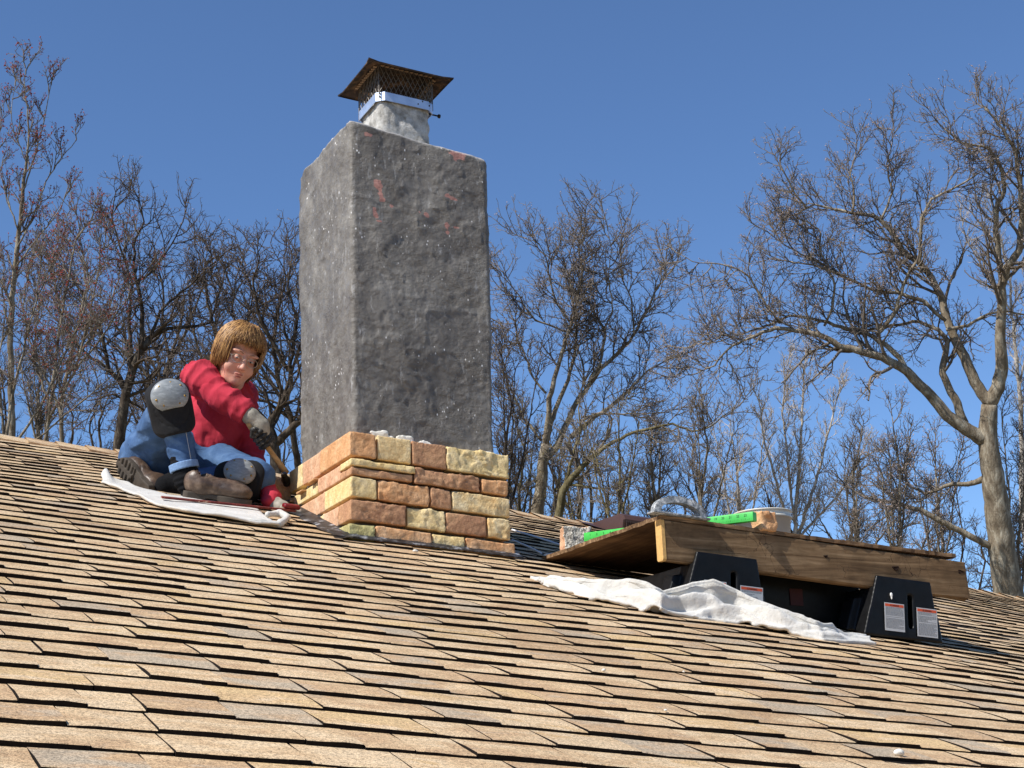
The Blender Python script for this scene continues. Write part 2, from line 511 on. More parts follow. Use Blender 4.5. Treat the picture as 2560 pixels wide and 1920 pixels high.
topm = np.clip((vc[:, 2] + vc[:, 0] * tz + (vc[:, 0] - .05) * .070 - .024 - ZT + 0.012) / 0.010, 0, 1)
a = shaft_me.attributes.new('crown', 'FLOAT', 'POINT'); a.data.foreach_set('value', topm.astype(np.float32))
st = Mat('dark_stucco', 0.62, 0.35)
big_n = st.noise(3.4, 6, 0.68, st.scaled((1, 1, 0.8)), 0.4); mid = st.noise(16, 5, 0.7, st.scaled((1, 1, 0.55)), 0.15)
s1 = st.ramp(st.math('ADD', st.math('MULTIPLY', big_n, 0.6), st.math('MULTIPLY', mid, 0.4)),
             [(0.36, srgb(94, 89, 83)), (0.47, srgb(110, 105, 98)), (0.56, srgb(126, 121, 113)), (0.67, srgb(158, 153, 144))])
lime = st.ramp(st.noise(26, 6, 0.75, st.scaled((1.2, 1.2, 0.4)), 0.2), [(0.58, (0, 0, 0)), (0.74, (0.6, 0.6, 0.6))])
s2 = st.mix(lime, s1, srgb(196, 195, 192))
sp = st.ramp(st.voro(62, 'F1', st.scaled((1, 1, .6))), [(0.13, (1, 1, 1)), (0.2, (0, 0, 0))]); spm = st.ramp(st.noise(7, 5, .75), [(0.54, (0, 0, 0)), (0.6, (1, 1, 1))])  # white specks painted in as glints off the rough stucco
s3 = st.mix(st.math('MULTIPLY', sp, spm), s2, srgb(236, 234, 230))
brk = st.mix(st.noise(120, 3), srgb(150, 98, 86), srgb(196, 150, 138))
s4 = st.mix(st.ramp(st.attr('brick').outputs['Fac'], [(0.35, (0, 0, 0)), (0.6, (1, 1, 1))]), s3, brk)
s5 = st.mix(st.math('MULTIPLY', st.attr('crown').outputs['Fac'], 0.9), s4, srgb(196, 190, 184))
st.color(s5)
hh = st.math('ADD', st.noise(30, 8, 0.72, st.scaled((1, 1, 1.5)), 0.15), st.math('MULTIPLY', st.noise(130, 4, 0.7), 0.45))
msk = st.ramp(st.noise(5, 4, .65), [(0.38, (0.12, 0.12, 0.12)), (0.62, (1, 1, 1))])
st.bump(st.math('MULTIPLY', hh, msk), 0.75, 0.014)
rg_ = st.math('ABSOLUTE', st.math('SUBTRACT', st.noise(13, 7, 0.7, st.scaled((0.8, 0.8, 1.9)), 0.2), 0.5))
st.bump(st.ramp(rg_, [(0.0, (1, 1, 1)), (0.012, (0, 0, 0))]), 0.22, 0.006)
st.rough(st.ramp(st.noise(60, 3), [(0.35, (0.4, 0.4, 0.4)), (0.65, (0.8, 0.8, 0.8))]))
link('stucco_shaft', shaft_me, st.m, chim)

# flue tile, mortared, with rounded corners
FX, FY = 0.350, 0.312
def flue_fn(P):
    Q = shear(P)
    d = d_box(Q, (FX, FY, ZT + 0.1), (0.113, 0.113, 0.16), 0.034)
    base = d_box(Q, (FX, FY, ZT - 0.01), (0.15, 0.15, 0.03), 0.02)
    d = smin(d, base, 0.05)
    d = np.maximum(d, -d_box(Q, (FX, FY, ZT + 0.2), (0.088, 0.088, 0.3), 0.03))
    return d - 0.004 * fnoise(Q, 28, 3, 3) - 0.002 * vnoise(Q, 80, 2)
fm = Mat('mortared_flue', 0.9, 0.15)
fm.color(fm.ramp(fm.noise(22, 6, 0.7), [(0.3, srgb(120, 116, 108)), (0.5, srgb(176, 172, 164)), (0.7, srgb(214, 211, 204))]))
fm.bump(fm.noise(50, 6, 0.75), 0.8, 0.01)
link('flue_tile', surface('flue_tile', flue_fn, (FX - .18, FY - .18, ZT - .06), (FX + .18, FY + .18, ZT + .3), 0.006), fm.m, chim)
link('crown', bevelled('crown', *box_vf((X0 + .015, Y0 + .015, ZT - .09), (X1 - .015, Y1 - .015, ZT - .055)), 0.005), fm.m, chim)

# stone skirt: every stone on its own
def stone_mat(name, a, b, c):
    m = Mat(name, 0.92, 0.15)
    n = m.noise(11, 6, 0.68, None, 0.6); n2 = m.noise(70, 4, 0.7)
    col = m.ramp(n, [(0.32, a), (0.5, b), (0.68, c)])
    gm2 = m.ramp(n2, [(0.3, (0.78, 0.77, 0.75)), (0.55, (1.03, 1.02, 1.0)), (0.75, (1.2, 1.19, 1.15))])
    m.color(m.mix(1.0, col, gm2, 'MULTIPLY'))
    m.bump(m.math('ADD', m.noise(35, 6, 0.7), m.math('MULTIPLY', n2, 0.3)), 0.7, 0.008)
    return m.m
SM = {'y': stone_mat('yellow_stone', srgb(214, 180, 120), srgb(228, 202, 146), srgb(234, 214, 172)),
      't': stone_mat('pale_tan_stone', srgb(218, 178, 120), srgb(230, 202, 150), srgb(236, 218, 178)),
      'o': stone_mat('orange_stone', srgb(192, 138, 96), srgb(212, 162, 116), srgb(218, 178, 138)),
      'b': stone_mat('brown_stone', srgb(166, 122, 94), srgb(186, 142, 108), srgb(208, 164, 124)),
      'p': stone_mat('pink_stone', srgb(196, 146, 114), srgb(212, 168, 134), srgb(222, 188, 156)),
      'g': stone_mat('greenish_stone', srgb(150, 138, 92), srgb(178, 168, 116), srgb(204, 192, 138))}
XS = 0.017
rs = np.random.RandomState(3)
stone_no = [0]
def stone(u0, u1, v0, v1, z0, z1, m, proud=0.0, amp=1.0):
    """box of rough stone; u along the eave, v up slope, z above the dipping course line"""
    stone_no[0] += 1; sd = stone_no[0] * 1.7
    lo = np.array([u0, v0, z0]); hi = np.array([u1, v1, z1])
    lo[1] -= proud if v0 < 0.02 else 0
    lo[0] -= proud if u0 < XS + 0.01 else 0
    c = (lo + hi) / 2; b = (hi - lo) / 2 - 0.0008
    wob = rs.uniform(-0.012, 0.012)
    def fn(P):
        Q = shear(P).astype(np.float32)
        q2 = Q - c
        q2[..., 2] = q2[..., 2] - wob * q2[..., 0]
        d = d_box(q2, (0, 0, 0), b, 0.002)
        W_ = Q + 0.012 * np.stack([vnoise(Q, 22, sd), vnoise(Q, 22, sd + 1), vnoise(Q, 22, sd + 2)], -1)
        fr = np.clip((np.abs(q2[..., 1]) - b[1] + 0.012) / 0.01, 0.25, 1)
        face = .72 * amp * fr * (0.0055 * np.round(2.2 * vnoise(W_, 15, sd)) / 2.2 + 0.0035 * vnoise(W_, 41, sd + 3) + 0.0022 * vnoise(W_, 95, sd + 5))
        edge = np.clip((b[2] - np.abs(q2[..., 2])) / 0.02, 0, 1)
        bul = 0.0015 * edge
        return d - face - bul * (np.abs(q2[..., 1]) > b[1] - 0.02) + 0.0012
    pad = 0.02
    zlo = z0 - hi[0] * tz - pad; zhi = z1 - lo[0] * tz + pad
    me = surface('stone', fn, (lo[0] - pad, lo[1] - pad, zlo), (hi[0] + pad, hi[1] + pad, zhi), 0.0046, True, 0)
    link('stone', me, SM[m], chim)
D = 0.055
XI = XS + 0.055
# front rows: (u0,u1,material,proud,roughness)
Z1, Z2, Z3, Z4, Z5 = (0.319, 0.414), (0.250, 0.309), (0.166, 0.244), (0.080, 0.158), (-0.01, 0.069)
stone(XS, 0.117, 0.0, 0.335, *Z1, 'o', .004, .8)
for u0, u1, m, a in [(.124, .259, 't', .5), (.263, .402, 'b', .5), (.405, .664, 'y', 1.3)]: stone(u0, u1, 0.0, D, *Z1, m, 0, a)
stone(XS, .270, -0.004, 0.115, 0.283, 0.311, 'y', .003, .7)
stone(XS, .264, -0.002, 0.12, 0.248, 0.280, 'b', .001, .7)
for u0, u1, m, a in [(.272, .538, 'b', 1.4), (.546, .657, 'o', 1)]: stone(u0, u1, 0.0, D, *Z2, m, 0, a)
stone(XS, .118, 0.0, 0.295, *Z3, 'y', .002, .6)
for u0, u1, m, a in [(.122, .328, 'o', 1.2), (.333, .417, 'b', .9), (.421, .662, 't', .9)]: stone(u0, u1, 0.0, D, *Z3, m, .001, a)
stone(XS, .231, 0.0, 0.135, *Z4, 'b', .004, 1)
for u0, u1, m, a in [(.236, .389, 'y', 1.3), (.393, .560, 'b', .8), (.565, .660, 't', 1.2)]: stone(u0, u1, 0.0, D, *Z4, m, 0, a)
stone(XS - .012, .104, -0.006, 0.20, *Z5, 'g', .0, 1.1)
for u0, u1, m, a in [(.109, .331, 'o', 1), (.335, .464, 'y', .8), (.470, .674, 'o', .8)]: stone(u0, u1, -0.004, D, *Z5, m, 0, a)
# left face rows behind the corner stones
for v0, v1, z, m in [(.338, .562, Z1, 'p'), (.566, .735, Z1, 'y'), (.118, .372, (.248, .309), 'p'), (.378, .715, (.250, .300), 'y'),
                     (.298, .640, Z3, 'p'), (.138, .30, Z4, 'p'), (.303, .475, (.085, .158), 't')]:
    stone(XS, XI, v0, v1, *z, m, rs.uniform(-.002, .004), .7)
# right face, seen only from the side
for v0, v1, z, m in [(.058, .33, Z1, 'o'), (.335, .70, Z1, 'y'), (.058, .40, Z2, 'p'), (.405, .70, Z2, 'y'), (.058, .28, Z3, 'y'), (.285, .62, Z3, 'o'), (.058, .40, Z4, 'p'), (.058, .2, Z5, 'o')]:
    stone(.615, .662, v0, v1, *z, m, 0, .7)
# wooden shims pushed between the left stones
M_SHIM = plain('raw_wood_shim', srgb(196, 150, 104), 0.8, var=0.15, scale=60)
for px, py, y in [(777, 1198, .40), (744, 1228, .55), (717, 1250, .70)]:
    c = np.array([XS - 0.004, y, 0.0]); c[2] = at_y(px, py, y)[2]
    c = V(XS - 0.006, y, 0.305 - 0.005 * ((y - .4) * 20))
    vv, ff = box_vf((-.012, -.035, -.003), (.03, .035, .003))
    vv = [(p[0] + c[0], p[1] + c[1], p[2] * (1.6 if p[1] > 0 else 0.7) + c[2]) for p in vv]
    link('shim', bevelled('shim', vv, ff, .001), M_SHIM, chim)
# white mortar smeared on the stucco just above the stones
M_MORT = plain('white_mortar', srgb(226, 220, 206), 0.9, 0.15, var=0.1, scale=90, bump=0.6)
for pts in [[(.124, .43, .011), (.15, .425, .013), (.17, .44, .010), (.19, .423, .012), (.165, .415, .02)], [(.235, .425, .014), (.26, .43, .016), (.275, .42, .012), (.25, .412, .018)],
            [(.315, .418, .010), (.335, .422, .013), (.35, .412, .010)], [(.585, .414, .010), (.60, .422, .009), (.612, .412, .010)]]:
    def fn(P, pts=pts):
        Q = shear(P); d = None
        for x, z, r_ in pts:
            e = d_ell(Q, (x, Y0 + .002, z), (r_ * 1.6, .0035, r_ * .8))
            d = e if d is None else smin(d, e, .008)
        return d - 0.0024 * vnoise(Q, 60, 2) - .0016 * vnoise(Q, 140, 4)
    xs = [p[0] for p in pts]; zs = [p[1] for p in pts]
    link('mortar_smear', surface('mortar_smear', fn, (min(xs) - .05, Y0 - .03, min(zs) - .09), (max(xs) + .05, Y0 + .03, max(zs) + .05), .004), M_MORT, chim)
# lead-coloured flashing on the shingles round the foot
flm = Mat('tarred_flashing', 0.5, 0.4, 0.3)
flm.color(flm.ramp(flm.noise(24, 5, 0.7), [(0.40, srgb(34, 34, 36)), (0.56, srgb(70, 70, 72)), (0.68, srgb(176, 178, 182))]))
flm.bump(flm.noise(40, 4), 0.4, 0.006)
def strip(k0, k1, l0_, l1_, h0, h1, nk=24):
    ks = np.linspace(k0, k1, nk); rg = np.random.RandomState(2)
    a = roof_pt(ks, l0_ + rg.uniform(-.008, .008, nk), h0 + rg.uniform(0, .004, nk)); b = roof_pt(ks, np.full(nk, l1_), h1)
    a2 = a - NV * 0.004
    v = np.concatenate([a2, a, b]); q = [(r_ * nk + i, r_ * nk + i + 1, (r_ + 1) * nk + i + 1, (r_ + 1) * nk + i) for r_ in (0, 1) for i in range(nk - 1)]
    return v, np.array(q)
v1_, q1_ = strip(-.07, .69, -.028, .02, .019, .03)
link('flashing', mesh_np('flashing', v1_, q1_), flm.m, chim)
kv = np.array([-.055, -.03, .03]); lv = np.linspace(-.05, .85, 26)
vv = np.concatenate([roof_pt(np.full(26, k) + (0.012 * np.sin(lv * 31) if k < -.05 else 0), lv, h) for k, h in zip(kv, (.012, .018, .03))])
link('flashing', mesh_np('flashing', vv, np.array([(r_ * 26 + i, (r_ + 1) * 26 + i, (r_ + 1) * 26 + i + 1, r_ * 26 + i + 1) for r_ in (0, 1) for i in range(25)])), flm.m, chim)

# ================================================================== CHIMNEY CAP
# (the cap is bolted to the flue: a part of the chimney, its hood carrying the other pieces)
M_GALV = Mat('galvanised_steel', 0.42, 0.5, 0.65); M_GALV.color(M_GALV.ramp(M_GALV.noise(18, 3), [(0.3, srgb(182, 196, 216)), (0.7, srgb(210, 222, 238))])); M_GALV = M_GALV.m  # blue of the reflected sky is put into the base colour
rm = Mat('sooty_rusted_steel', 0.7, 0.35, 0.35)
rm.color(rm.ramp(rm.noise(14, 6, 0.7, None, 0.8), [(0.36, srgb(34, 28, 25)), (0.5, srgb(62, 50, 42)), (0.6, srgb(104, 78, 54)), (0.7, srgb(140, 128, 112))]))
rm.bump(rm.noise(50, 4), 0.25, 0.004); M_RUST = rm.m
# hood: shallow hipped lid with a turned-down lip
def sq(h, z, fl=0.0, fz=0.0, n=9):
    P = []
    for side in range(4):
        a = side * math.pi / 2; ux = V(math.cos(a), math.sin(a), 0); nx = V(math.sin(a), -math.cos(a), 0)
        for i in range(n):
            s_ = -1 + 2 * i / n; cf = max(0, abs(s_) - .72) / .28
            P.append(V(FX, FY, 0) + nx * (h + fl * cf ** 1.5) + ux * (s_ * (h + fl * cf ** 1.5)) + V(0, 0, z + fz * cf ** 1.6))
    return P
rings = [sq(.183, 1.983, .004, .003), sq(.1835, 1.988, .005, .005), sq(.180, 1.9905, .004, .004), sq(.165, 1.995, .0, .001), sq(.125, 2.010), sq(.06, 2.034), sq(.012, 2.048)]
N9 = 36; vs = [p for r_ in rings for p in r_]
qs = [(r_ * N9 + i, r_ * N9 + (i + 1) % N9, (r_ + 1) * N9 + (i + 1) % N9, (r_ + 1) * N9 + i) for r_ in range(len(rings) - 1) for i in range(N9)]
vs.append(V(FX, FY, 2.049)); b = len(rings) * N9 - N9
fs = qs + [(b + i, b + (i + 1) % N9, len(vs) - 1) for i in range(N9)]
capo = link('cap_hood', mesh('cap_hood', vs, fs, False), M_RUST, chim); hood = capo
md = hood.modifiers.new('sheet', 'SOLIDIFY'); md.thickness = 0.0015; md.offset = -1
def ring(h, z, ch=0.03, cx=FX, cy=FY):
    c = ch
    return [(cx - h + c, cy - h, z), (cx + h - c, cy - h, z), (cx + h, cy - h + c, z), (cx + h, cy + h - c, z), (cx + h - c, cy + h, z), (cx - h + c, cy + h, z), (cx - h, cy + h - c, z), (cx - h, cy - h + c, z)]
ro, ri = 0.127, 0.1255
rz0, rz1 = 1.852, 1.890
vs = ring(ro, rz0) + ring(ro, rz1) + ring(ri - .001, rz1) + ring(ri - .001, rz0)
qs = [(r_ * 8 + i, r_ * 8 + (i + 1) % 8, ((r_ + 1) % 4) * 8 + (i + 1) % 8, ((r_ + 1) % 4) * 8 + i) for r_ in range(4) for i in range(8)]
collar = link('collar', mesh('collar', vs, qs), M_GALV, capo)
M_DARKM = plain('dark_bolt_steel', srgb(48, 46, 46), 0.5, 0.5, 0.7)
for p, d in [((FX - ro + .012, FY - ro + .012, 1.870), V(-.7, -.7, 0)), ((FX - ro + .012, FY - ro + .012, 1.884), V(-.7, -.7, 0)), ((FX + .05, FY - ro, 1.868), V(0, -1, 0)), ((FX + .07, FY - ro, 1.884), V(0, -1, 0)), ((FX + .1, FY - ro, 1.872), V(0, -1, 0))]:
    link('rivet', tube_mesh('rivet', [np.array(p) - d * .004, np.array(p) + d * .003], [.0035, .0025], 8), M_DARKM, capo)
bp = V(FX + ro, FY - .075, 1.862)
v1 = tube([bp - V(.03, 0, 0), bp + V(.036, 0, 0)], .0035, 8); v2 = tube([bp + V(.034, 0, 0), bp + V(.043, 0, 0)], .0085, 6)
link('bolt', mesh_np('bolt', *join_parts([v1, v2])), M_DARKM, capo)
# expanded wire screen
zb, zt_ = 1.886, 2.005; hs = 0.119; pit = 0.0215; rise = 0.021
parts = []
nd = int(2 * hs / pit * 2)
for side in range(4):
    a = side * math.pi / 2; ux = V(math.cos(a), math.sin(a), 0); nx = V(math.sin(a), -math.cos(a), 0)
    o = V(FX, FY, 0) + nx * hs
    nr_ = 6
    for i in range(-nr_, nd + 1):
        for sgn in (1, -1):
            pts = []
            for r_ in range(nr_ + 1):
                x = -hs + (i * 0.5 * 2) * pit * 0.5 * 2 / 2 * 2 + sgn * r_ * pit / 2 if False else -hs + i * pit + sgn * r_ * pit / 2
                if abs(x) <= hs + 1e-6:
                    pts.append(o + ux * x + V(0, 0, zb + r_ * rise) + nx * (0.0015 * math.sin(i * 3.1 + r_)))
            if len(pts) >= 2: parts.append(tube(pts, 0.0014, 4, False))
for sx in (-1, 1):
    for sy in (-1, 1):
        parts.append(tube([V(FX + sx * hs, FY + sy * hs, zb - .03), V(FX + sx * hs, FY + sy * hs, zt_)], .0016, 4, False))
v_, q_, t_ = join_parts(parts)
link('wire_screen', mesh_np('wire_screen', v_, q_, t_), plain('screen_wire', srgb(104, 98, 92), 0.5, 0.5, 0.5), capo)
# folded tabs that hold the screen under the hood
parts = []
for side in range(4):
    a = side * math.pi / 2; ux = V(math.cos(a), math.sin(a), 0); nx = V(math.sin(a), -math.cos(a), 0)
    for i in range(11):
        x = -hs + .012 + i * .0213
        o = V(FX, FY, 2.004) + nx * (hs + .004) + ux * x
        v = np.array([o - ux * .008, o + ux * .008, o + ux * .006 + nx * .017 + V(0, 0, -.003), o - ux * .006 + nx * .015 + V(0, 0, -.004)])
        parts.append((np.concatenate([v, v - V(0, 0, .002)]), np.array([(0, 1, 2, 3), (7, 6, 5, 4), (0, 4, 5, 1), (1, 5, 6, 2), (2, 6, 7, 3), (3, 7, 4, 0)]), np.zeros((0, 3), int)))
v_, q_, t_ = join_parts(parts)
link('screen_tabs', mesh_np('screen_tabs', v_, q_, t_), plain('rusty_tab_metal', srgb(150, 124, 98), 0.7, 0.3, 0.2, .3, 90), capo)

# the whole cap sits a little askew on the flue
for o in [capo] + list(capo.children):
    n_ = len(o.data.vertices); c_ = np.empty(n_ * 3, np.float32); o.data.vertices.foreach_get('co', c_); c_ = c_.reshape(-1, 3)
    c_[:, 2] += -(c_[:, 0] - FX) * .065 + .008
    o.data.vertices.foreach_set('co', c_.ravel()); o.data.update()

# ================================================================== WORK PLATFORM ON RAMPS
def wood(name, c0, c1, c2, along='x', dip=True, cracks=0.0):
    m = Mat(name, 0.85, 0.15)
    mp = m.n.new('ShaderNodeMapping'); mp.inputs['Rotation'].default_value = (0, -TT if dip else 0, 0)
    mp.inputs['Scale'].default_value = (2.2, 34, 34) if along == 'x' else (34, 2.2, 34)
    m.l.new(m.co(), mp.inputs[0])
    g = m.noise(1.0, 6, 0.65, mp.outputs[0], 1.2)
    f = m.noise(9, 4, 0.6)
    col = m.ramp(g, [(0.3, c0), (0.5, c1), (0.68, c2)])
    st_ = m.ramp(f, [(0.35, (0.72, 0.7, 0.68)), (0.6, (1.08, 1.06, 1.04))])
    out = m.mix(1.0, col, st_, 'MULTIPLY')
    if cracks:
        cr = m.n.new('ShaderNodeTexVoronoi'); cr.feature = 'DISTANCE_TO_EDGE'; cr.inputs['Scale'].default_value = 19
        wv_ = m.n.new('ShaderNodeVectorMath'); wv_.operation = 'MULTIPLY_ADD'; nz_ = m.n.new('ShaderNodeTexNoise'); nz_.inputs['Scale'].default_value = 22; m.l.new(m.co(), nz_.inputs['Vector'])
        m.l.new(nz_.outputs['Color'], wv_.inputs[0]); wv_.inputs[1].default_value = (.05, .05, .05); m.l.new(m.scaled((1.3, 1, 0.75)), wv_.inputs[2]); m.l.new(wv_.outputs[0], cr.inputs['Vector'])
        cm = m.ramp(cr.outputs[0], [(0.004, (1, 1, 1)), (0.016, (0, 0, 0))])
        pm = m.ramp(m.noise(4.5, 3), [(0.56, (0, 0, 0)), (0.62, (1, 1, 1))])
        ck = m.math('MULTIPLY', m.math('MULTIPLY', cm, pm), cracks)
        out = m.mix(ck, out, srgb(40, 28, 20)); m.bump(ck, 0.6, -0.004)
    m.color(out); m.bump(g, 0.35, 0.004)
    return m.m
M_BEAM = wood('weathered_lumber', srgb(82, 64, 46), srgb(122, 98, 71), srgb(154, 129, 98), 'x', True, 0.9)
M_PLY = wood('old_plywood', srgb(62, 46, 34), srgb(88, 66, 48), srgb(114, 90, 66), 'y', False)
M_PLYEDGE = wood('plywood_edge', srgb(60, 44, 32), srgb(112, 88, 64), srgb(160, 132, 100), 'x', True)
M_CUT = plain('fresh_cut_end_grain', srgb(208, 166, 104), 0.85, 0.15, var=0.14, scale=110)

kP, lP = on_roof(1171, 1213)
P0 = roof_pt(kP, lP) + V(0, 0, 0.004)
def plat(k, y, h): return P0 + k * EV + V(0, y, h)
DEPTH = 0.90
def solve_k(px, y, h):
    a, b = -1.0, 4.0
    for _ in range(40):
        m = (a + b) / 2
        if proj(plat(m, y, h))[0, 0] < px * 1.15732: a = m
        else: b = m
    return a
KR = solve_k(2066, -DEPTH, 0.0); KB = solve_k(2086, -DEPTH, -0.07)
# plywood sheet with a ragged edge
rg = np.random.RandomState(8)
per = []
for i in range(60): per.append((KR * i / 60, -DEPTH + rg.uniform(-.003, .004) - .003, 0))
for i in range(30): per.append((KR + rg.uniform(-.004, .004), -DEPTH + DEPTH * i / 30, 1))
for i in range(60): per.append((KR * (1 - i / 60), rg.uniform(-.003, .003), 0))
for i in range(30): per.append((rg.uniform(-.004, .004), -DEPTH * i / 30, 1))
n_ = len(per); TP = 0.014
top = [plat(k, y, TP + (0.012 * (k / KR) ** 3 if y < -.5 else 0)) for k, y, s_ in per]; bot = [plat(k + rg.uniform(-.002, .002), y + rg.uniform(-.002, .002), (0.012 * (k / KR) ** 3 if y < -.5 else 0)) for k, y, s_ in per]
pv = top + bot; pf = [tuple(range(n_)), tuple(range(2 * n_ - 1, n_ - 1, -1))] + [(i, n_ + i, n_ + (i + 1) % n_, (i + 1) % n_) for i in range(n_)]
ply_me = mesh('plywood_board', pv, pf); ply_me.materials.append(M_PLY); ply_me.materials.append(M_PLYEDGE)
ply_me.polygons.foreach_set('material_index', [0, 0] + [1] * n_)
ply = link('plywood_board', ply_me); tag(ply, 'weathered brown plywood board laid level over the lumber beam and ramps', 'board')

# the beam: a two by six on edge under the front of the board
beam = empty('lumber_beam', plat(KB / 2, -DEPTH, -.14), 'weathered lumber beam on edge under the front of the plywood', 'beam')
BT, BB = -0.001, -0.141
def beam_pt(k, y, h): return plat(k, -DEPTH + y, h)
nb = 40; sec = [(0, BB + .006), (0, BT - .004), (.004, BT), (.034, BT), (.038, BT - .004), (.038, BB + .006), (.032, BB), (.006, BB)]
bv = []; rg = np.random.RandomState(4)
for i in range(nb + 1):
    k = .012 + (KB - .012) * i / nb
    for y, h in sec: 
        bv.append(beam_pt(k, y + .0012 * math.sin(k * 9), h + .0015 * math.sin(k * 5 + y * 40)))
bf = [(i * 8 + a, i * 8 + (a + 1) % 8, (i + 1) * 8 + (a + 1) % 8, (i + 1) * 8 + a) for i in range(nb) for a in range(8)]
ce = len(bv)
for a in range(8):           # splintered right end
    y, h = sec[a]; bv.append(beam_pt(KB + rg.uniform(-.004, .012), y, h))
bf += [(nb * 8 + a, nb * 8 + (a + 1) % 8, ce + (a + 1) % 8, ce + a) for a in range(8)] + [tuple(ce + a for a in range(8)), tuple(7 - a for a in range(8))]
link('beam_timber', mesh('beam_timber', bv, bf), M_BEAM, beam)
cv, cf = [], []
for k in (.0, .013):
    for y, h in sec: cv.append(beam_pt(k, y - .001 if y < .02 else y + .001, h + (.001 if h > -.07 else -.001)))
cf = [(a, (a + 1) % 8, 8 + (a + 1) % 8, 8 + a) for a in range(8)] + [tuple(range(7, -1, -1)), tuple(range(8, 16))]
tag(link('cut_end', mesh('cut_end', cv, cf), M_CUT, beam), 'pale freshly cut end of the beam')
M_KNOT = plain('dark_knot', srgb(44, 32, 26), 0.9, 0.1, var=.5, scale=160)
for px, py, r_ in [(1784, 1202, .006), (1935, 1227, .010), (2075, 1235, .009)]:
    c = at_y(px, py, P0[1] - DEPTH - .001)
    kv_, kf_ = [], []
    ring_n = 14
    for rr, dy in ((1, 0), (.75, -.0018), (.3, .0)):
        for a in range(ring_n):
            an = a / ring_n * 2 * math.pi; w = rr * r_ * (1 + .25 * math.sin(3 * an + px))
            kv_.append((c[0] + 1.5 * w * math.cos(an), c[1] + dy, c[2] + w * math.sin(an) * .8))
    kf_ = [(r2 * ring_n + a, r2 * ring_n + (a + 1) % ring_n, (r2 + 1) * ring_n + (a + 1) % ring_n, (r2 + 1) * ring_n + a) for r2 in (0, 1) for a in range(ring_n)] + [tuple(2 * ring_n + a for a in range(ring_n))]
    link('knot', mesh('knot', kv_, kf_), M_KNOT, beam)

# black plastic ramps (tall end towards the eave)
rmm = Mat('black_moulded_plastic', 0.42, 0.2); rmm.color(rmm.ramp(rmm.noise(30, 4), [(0.3, (0.004, 0.004, 0.0042, 1)), (0.7, (0.008, 0.008, 0.0085, 1))]))
rmm.rough(rmm.ramp(rmm.noise(14, 4), [(0.35, (0.36, 0.36, 0.36)), (0.7, (0.55, 0.55, 0.55))])); rmm.bump(rmm.noise(260, 2), 0.08, 0.002)
M_RAMP = rmm.m
RY = P0[1] - DEPTH - 0.022
def kl_at(px, py): 
    q = at_y(px, py, RY); return q
RW, RT = 0.345, 0.245     # widths at foot and top
def ramp_local(P):
    # local: x across (0 = left foot), y back, z up; deck level at z=HD, lip to HL; the foot follows the roof pitch
    x, y, z = P[..., 0], P[..., 1], P[..., 2]
    foot = y * math.tan(TH) - (x - .17) * 0.0
    up = z - foot
    HD, HL = 0.175, 0.214
    tpr = np.clip(z / HL, 0, 1)
    # side faces lean in, with a shoulder at half height
    sh_ = 0.010 * np.clip((0.105 - z) / 0.02, 0, 1)
    xl = 0.060 * tpr - sh_ * .2; xr = RW - 0.036 * tpr + sh_ * .9 - .009
    dside = np.maximum(xl - x, x - xr)
    topz = np.where(y < 0.016, HL, HD)
    d = np.maximum(np.maximum(dside, z - topz), np.maximum(-y - 0.0 + 0.012 * tpr * 0, y - 0.62))
    # hollow inside
    din = np.maximum(np.maximum(dside + .012, z - (HD - .012)), np.maximum(.012 - y, y - .60))
    d = np.maximum(d, -din)
    d = np.maximum(d, -(up + .004))
    # slot through the tall end
    sx = np.abs(x - 0.205) ; sz = np.maximum(np.abs(z - 0.098) - 0.050, 0)
    slot = np.sqrt(sx ** 2 + sz ** 2) - 0.0125
    d = np.maximum(d, -np.maximum(slot, np.abs(y) - .03))
    # groove lines that make the left corner a chamfer
    g = np.maximum(np.abs(x - (0.078 + 0.03 * (1 - tpr) * -1)) - .0025, y - .004)
    # buttresses on the left side
    for y0 in (0.07, 0.20, 0.33, 0.45):
        hh = 0.165 - 0.30 * y0
        b = np.maximum(np.abs(y - y0 - .03) - .035 + .12 * np.clip(xl - x + .0, 0, 1), np.maximum(z - hh - .25 * (x - xl), xl - .032 - x + (z - foot) * .02))
        b = np.maximum(b, x - xl - .01); b = np.maximum(b, -(up + .004))
        d = np.minimum(d, b)
    return d
def ramp_fn(P): return ramp_local(P) - 0.0015
ramp_me = surface('ramp_body', ramp_fn, (-.06, -.02, -.02), (RW + .03, .65, .235), 0.0046, True, 1)
ramp_me.materials.append(M_RAMP)

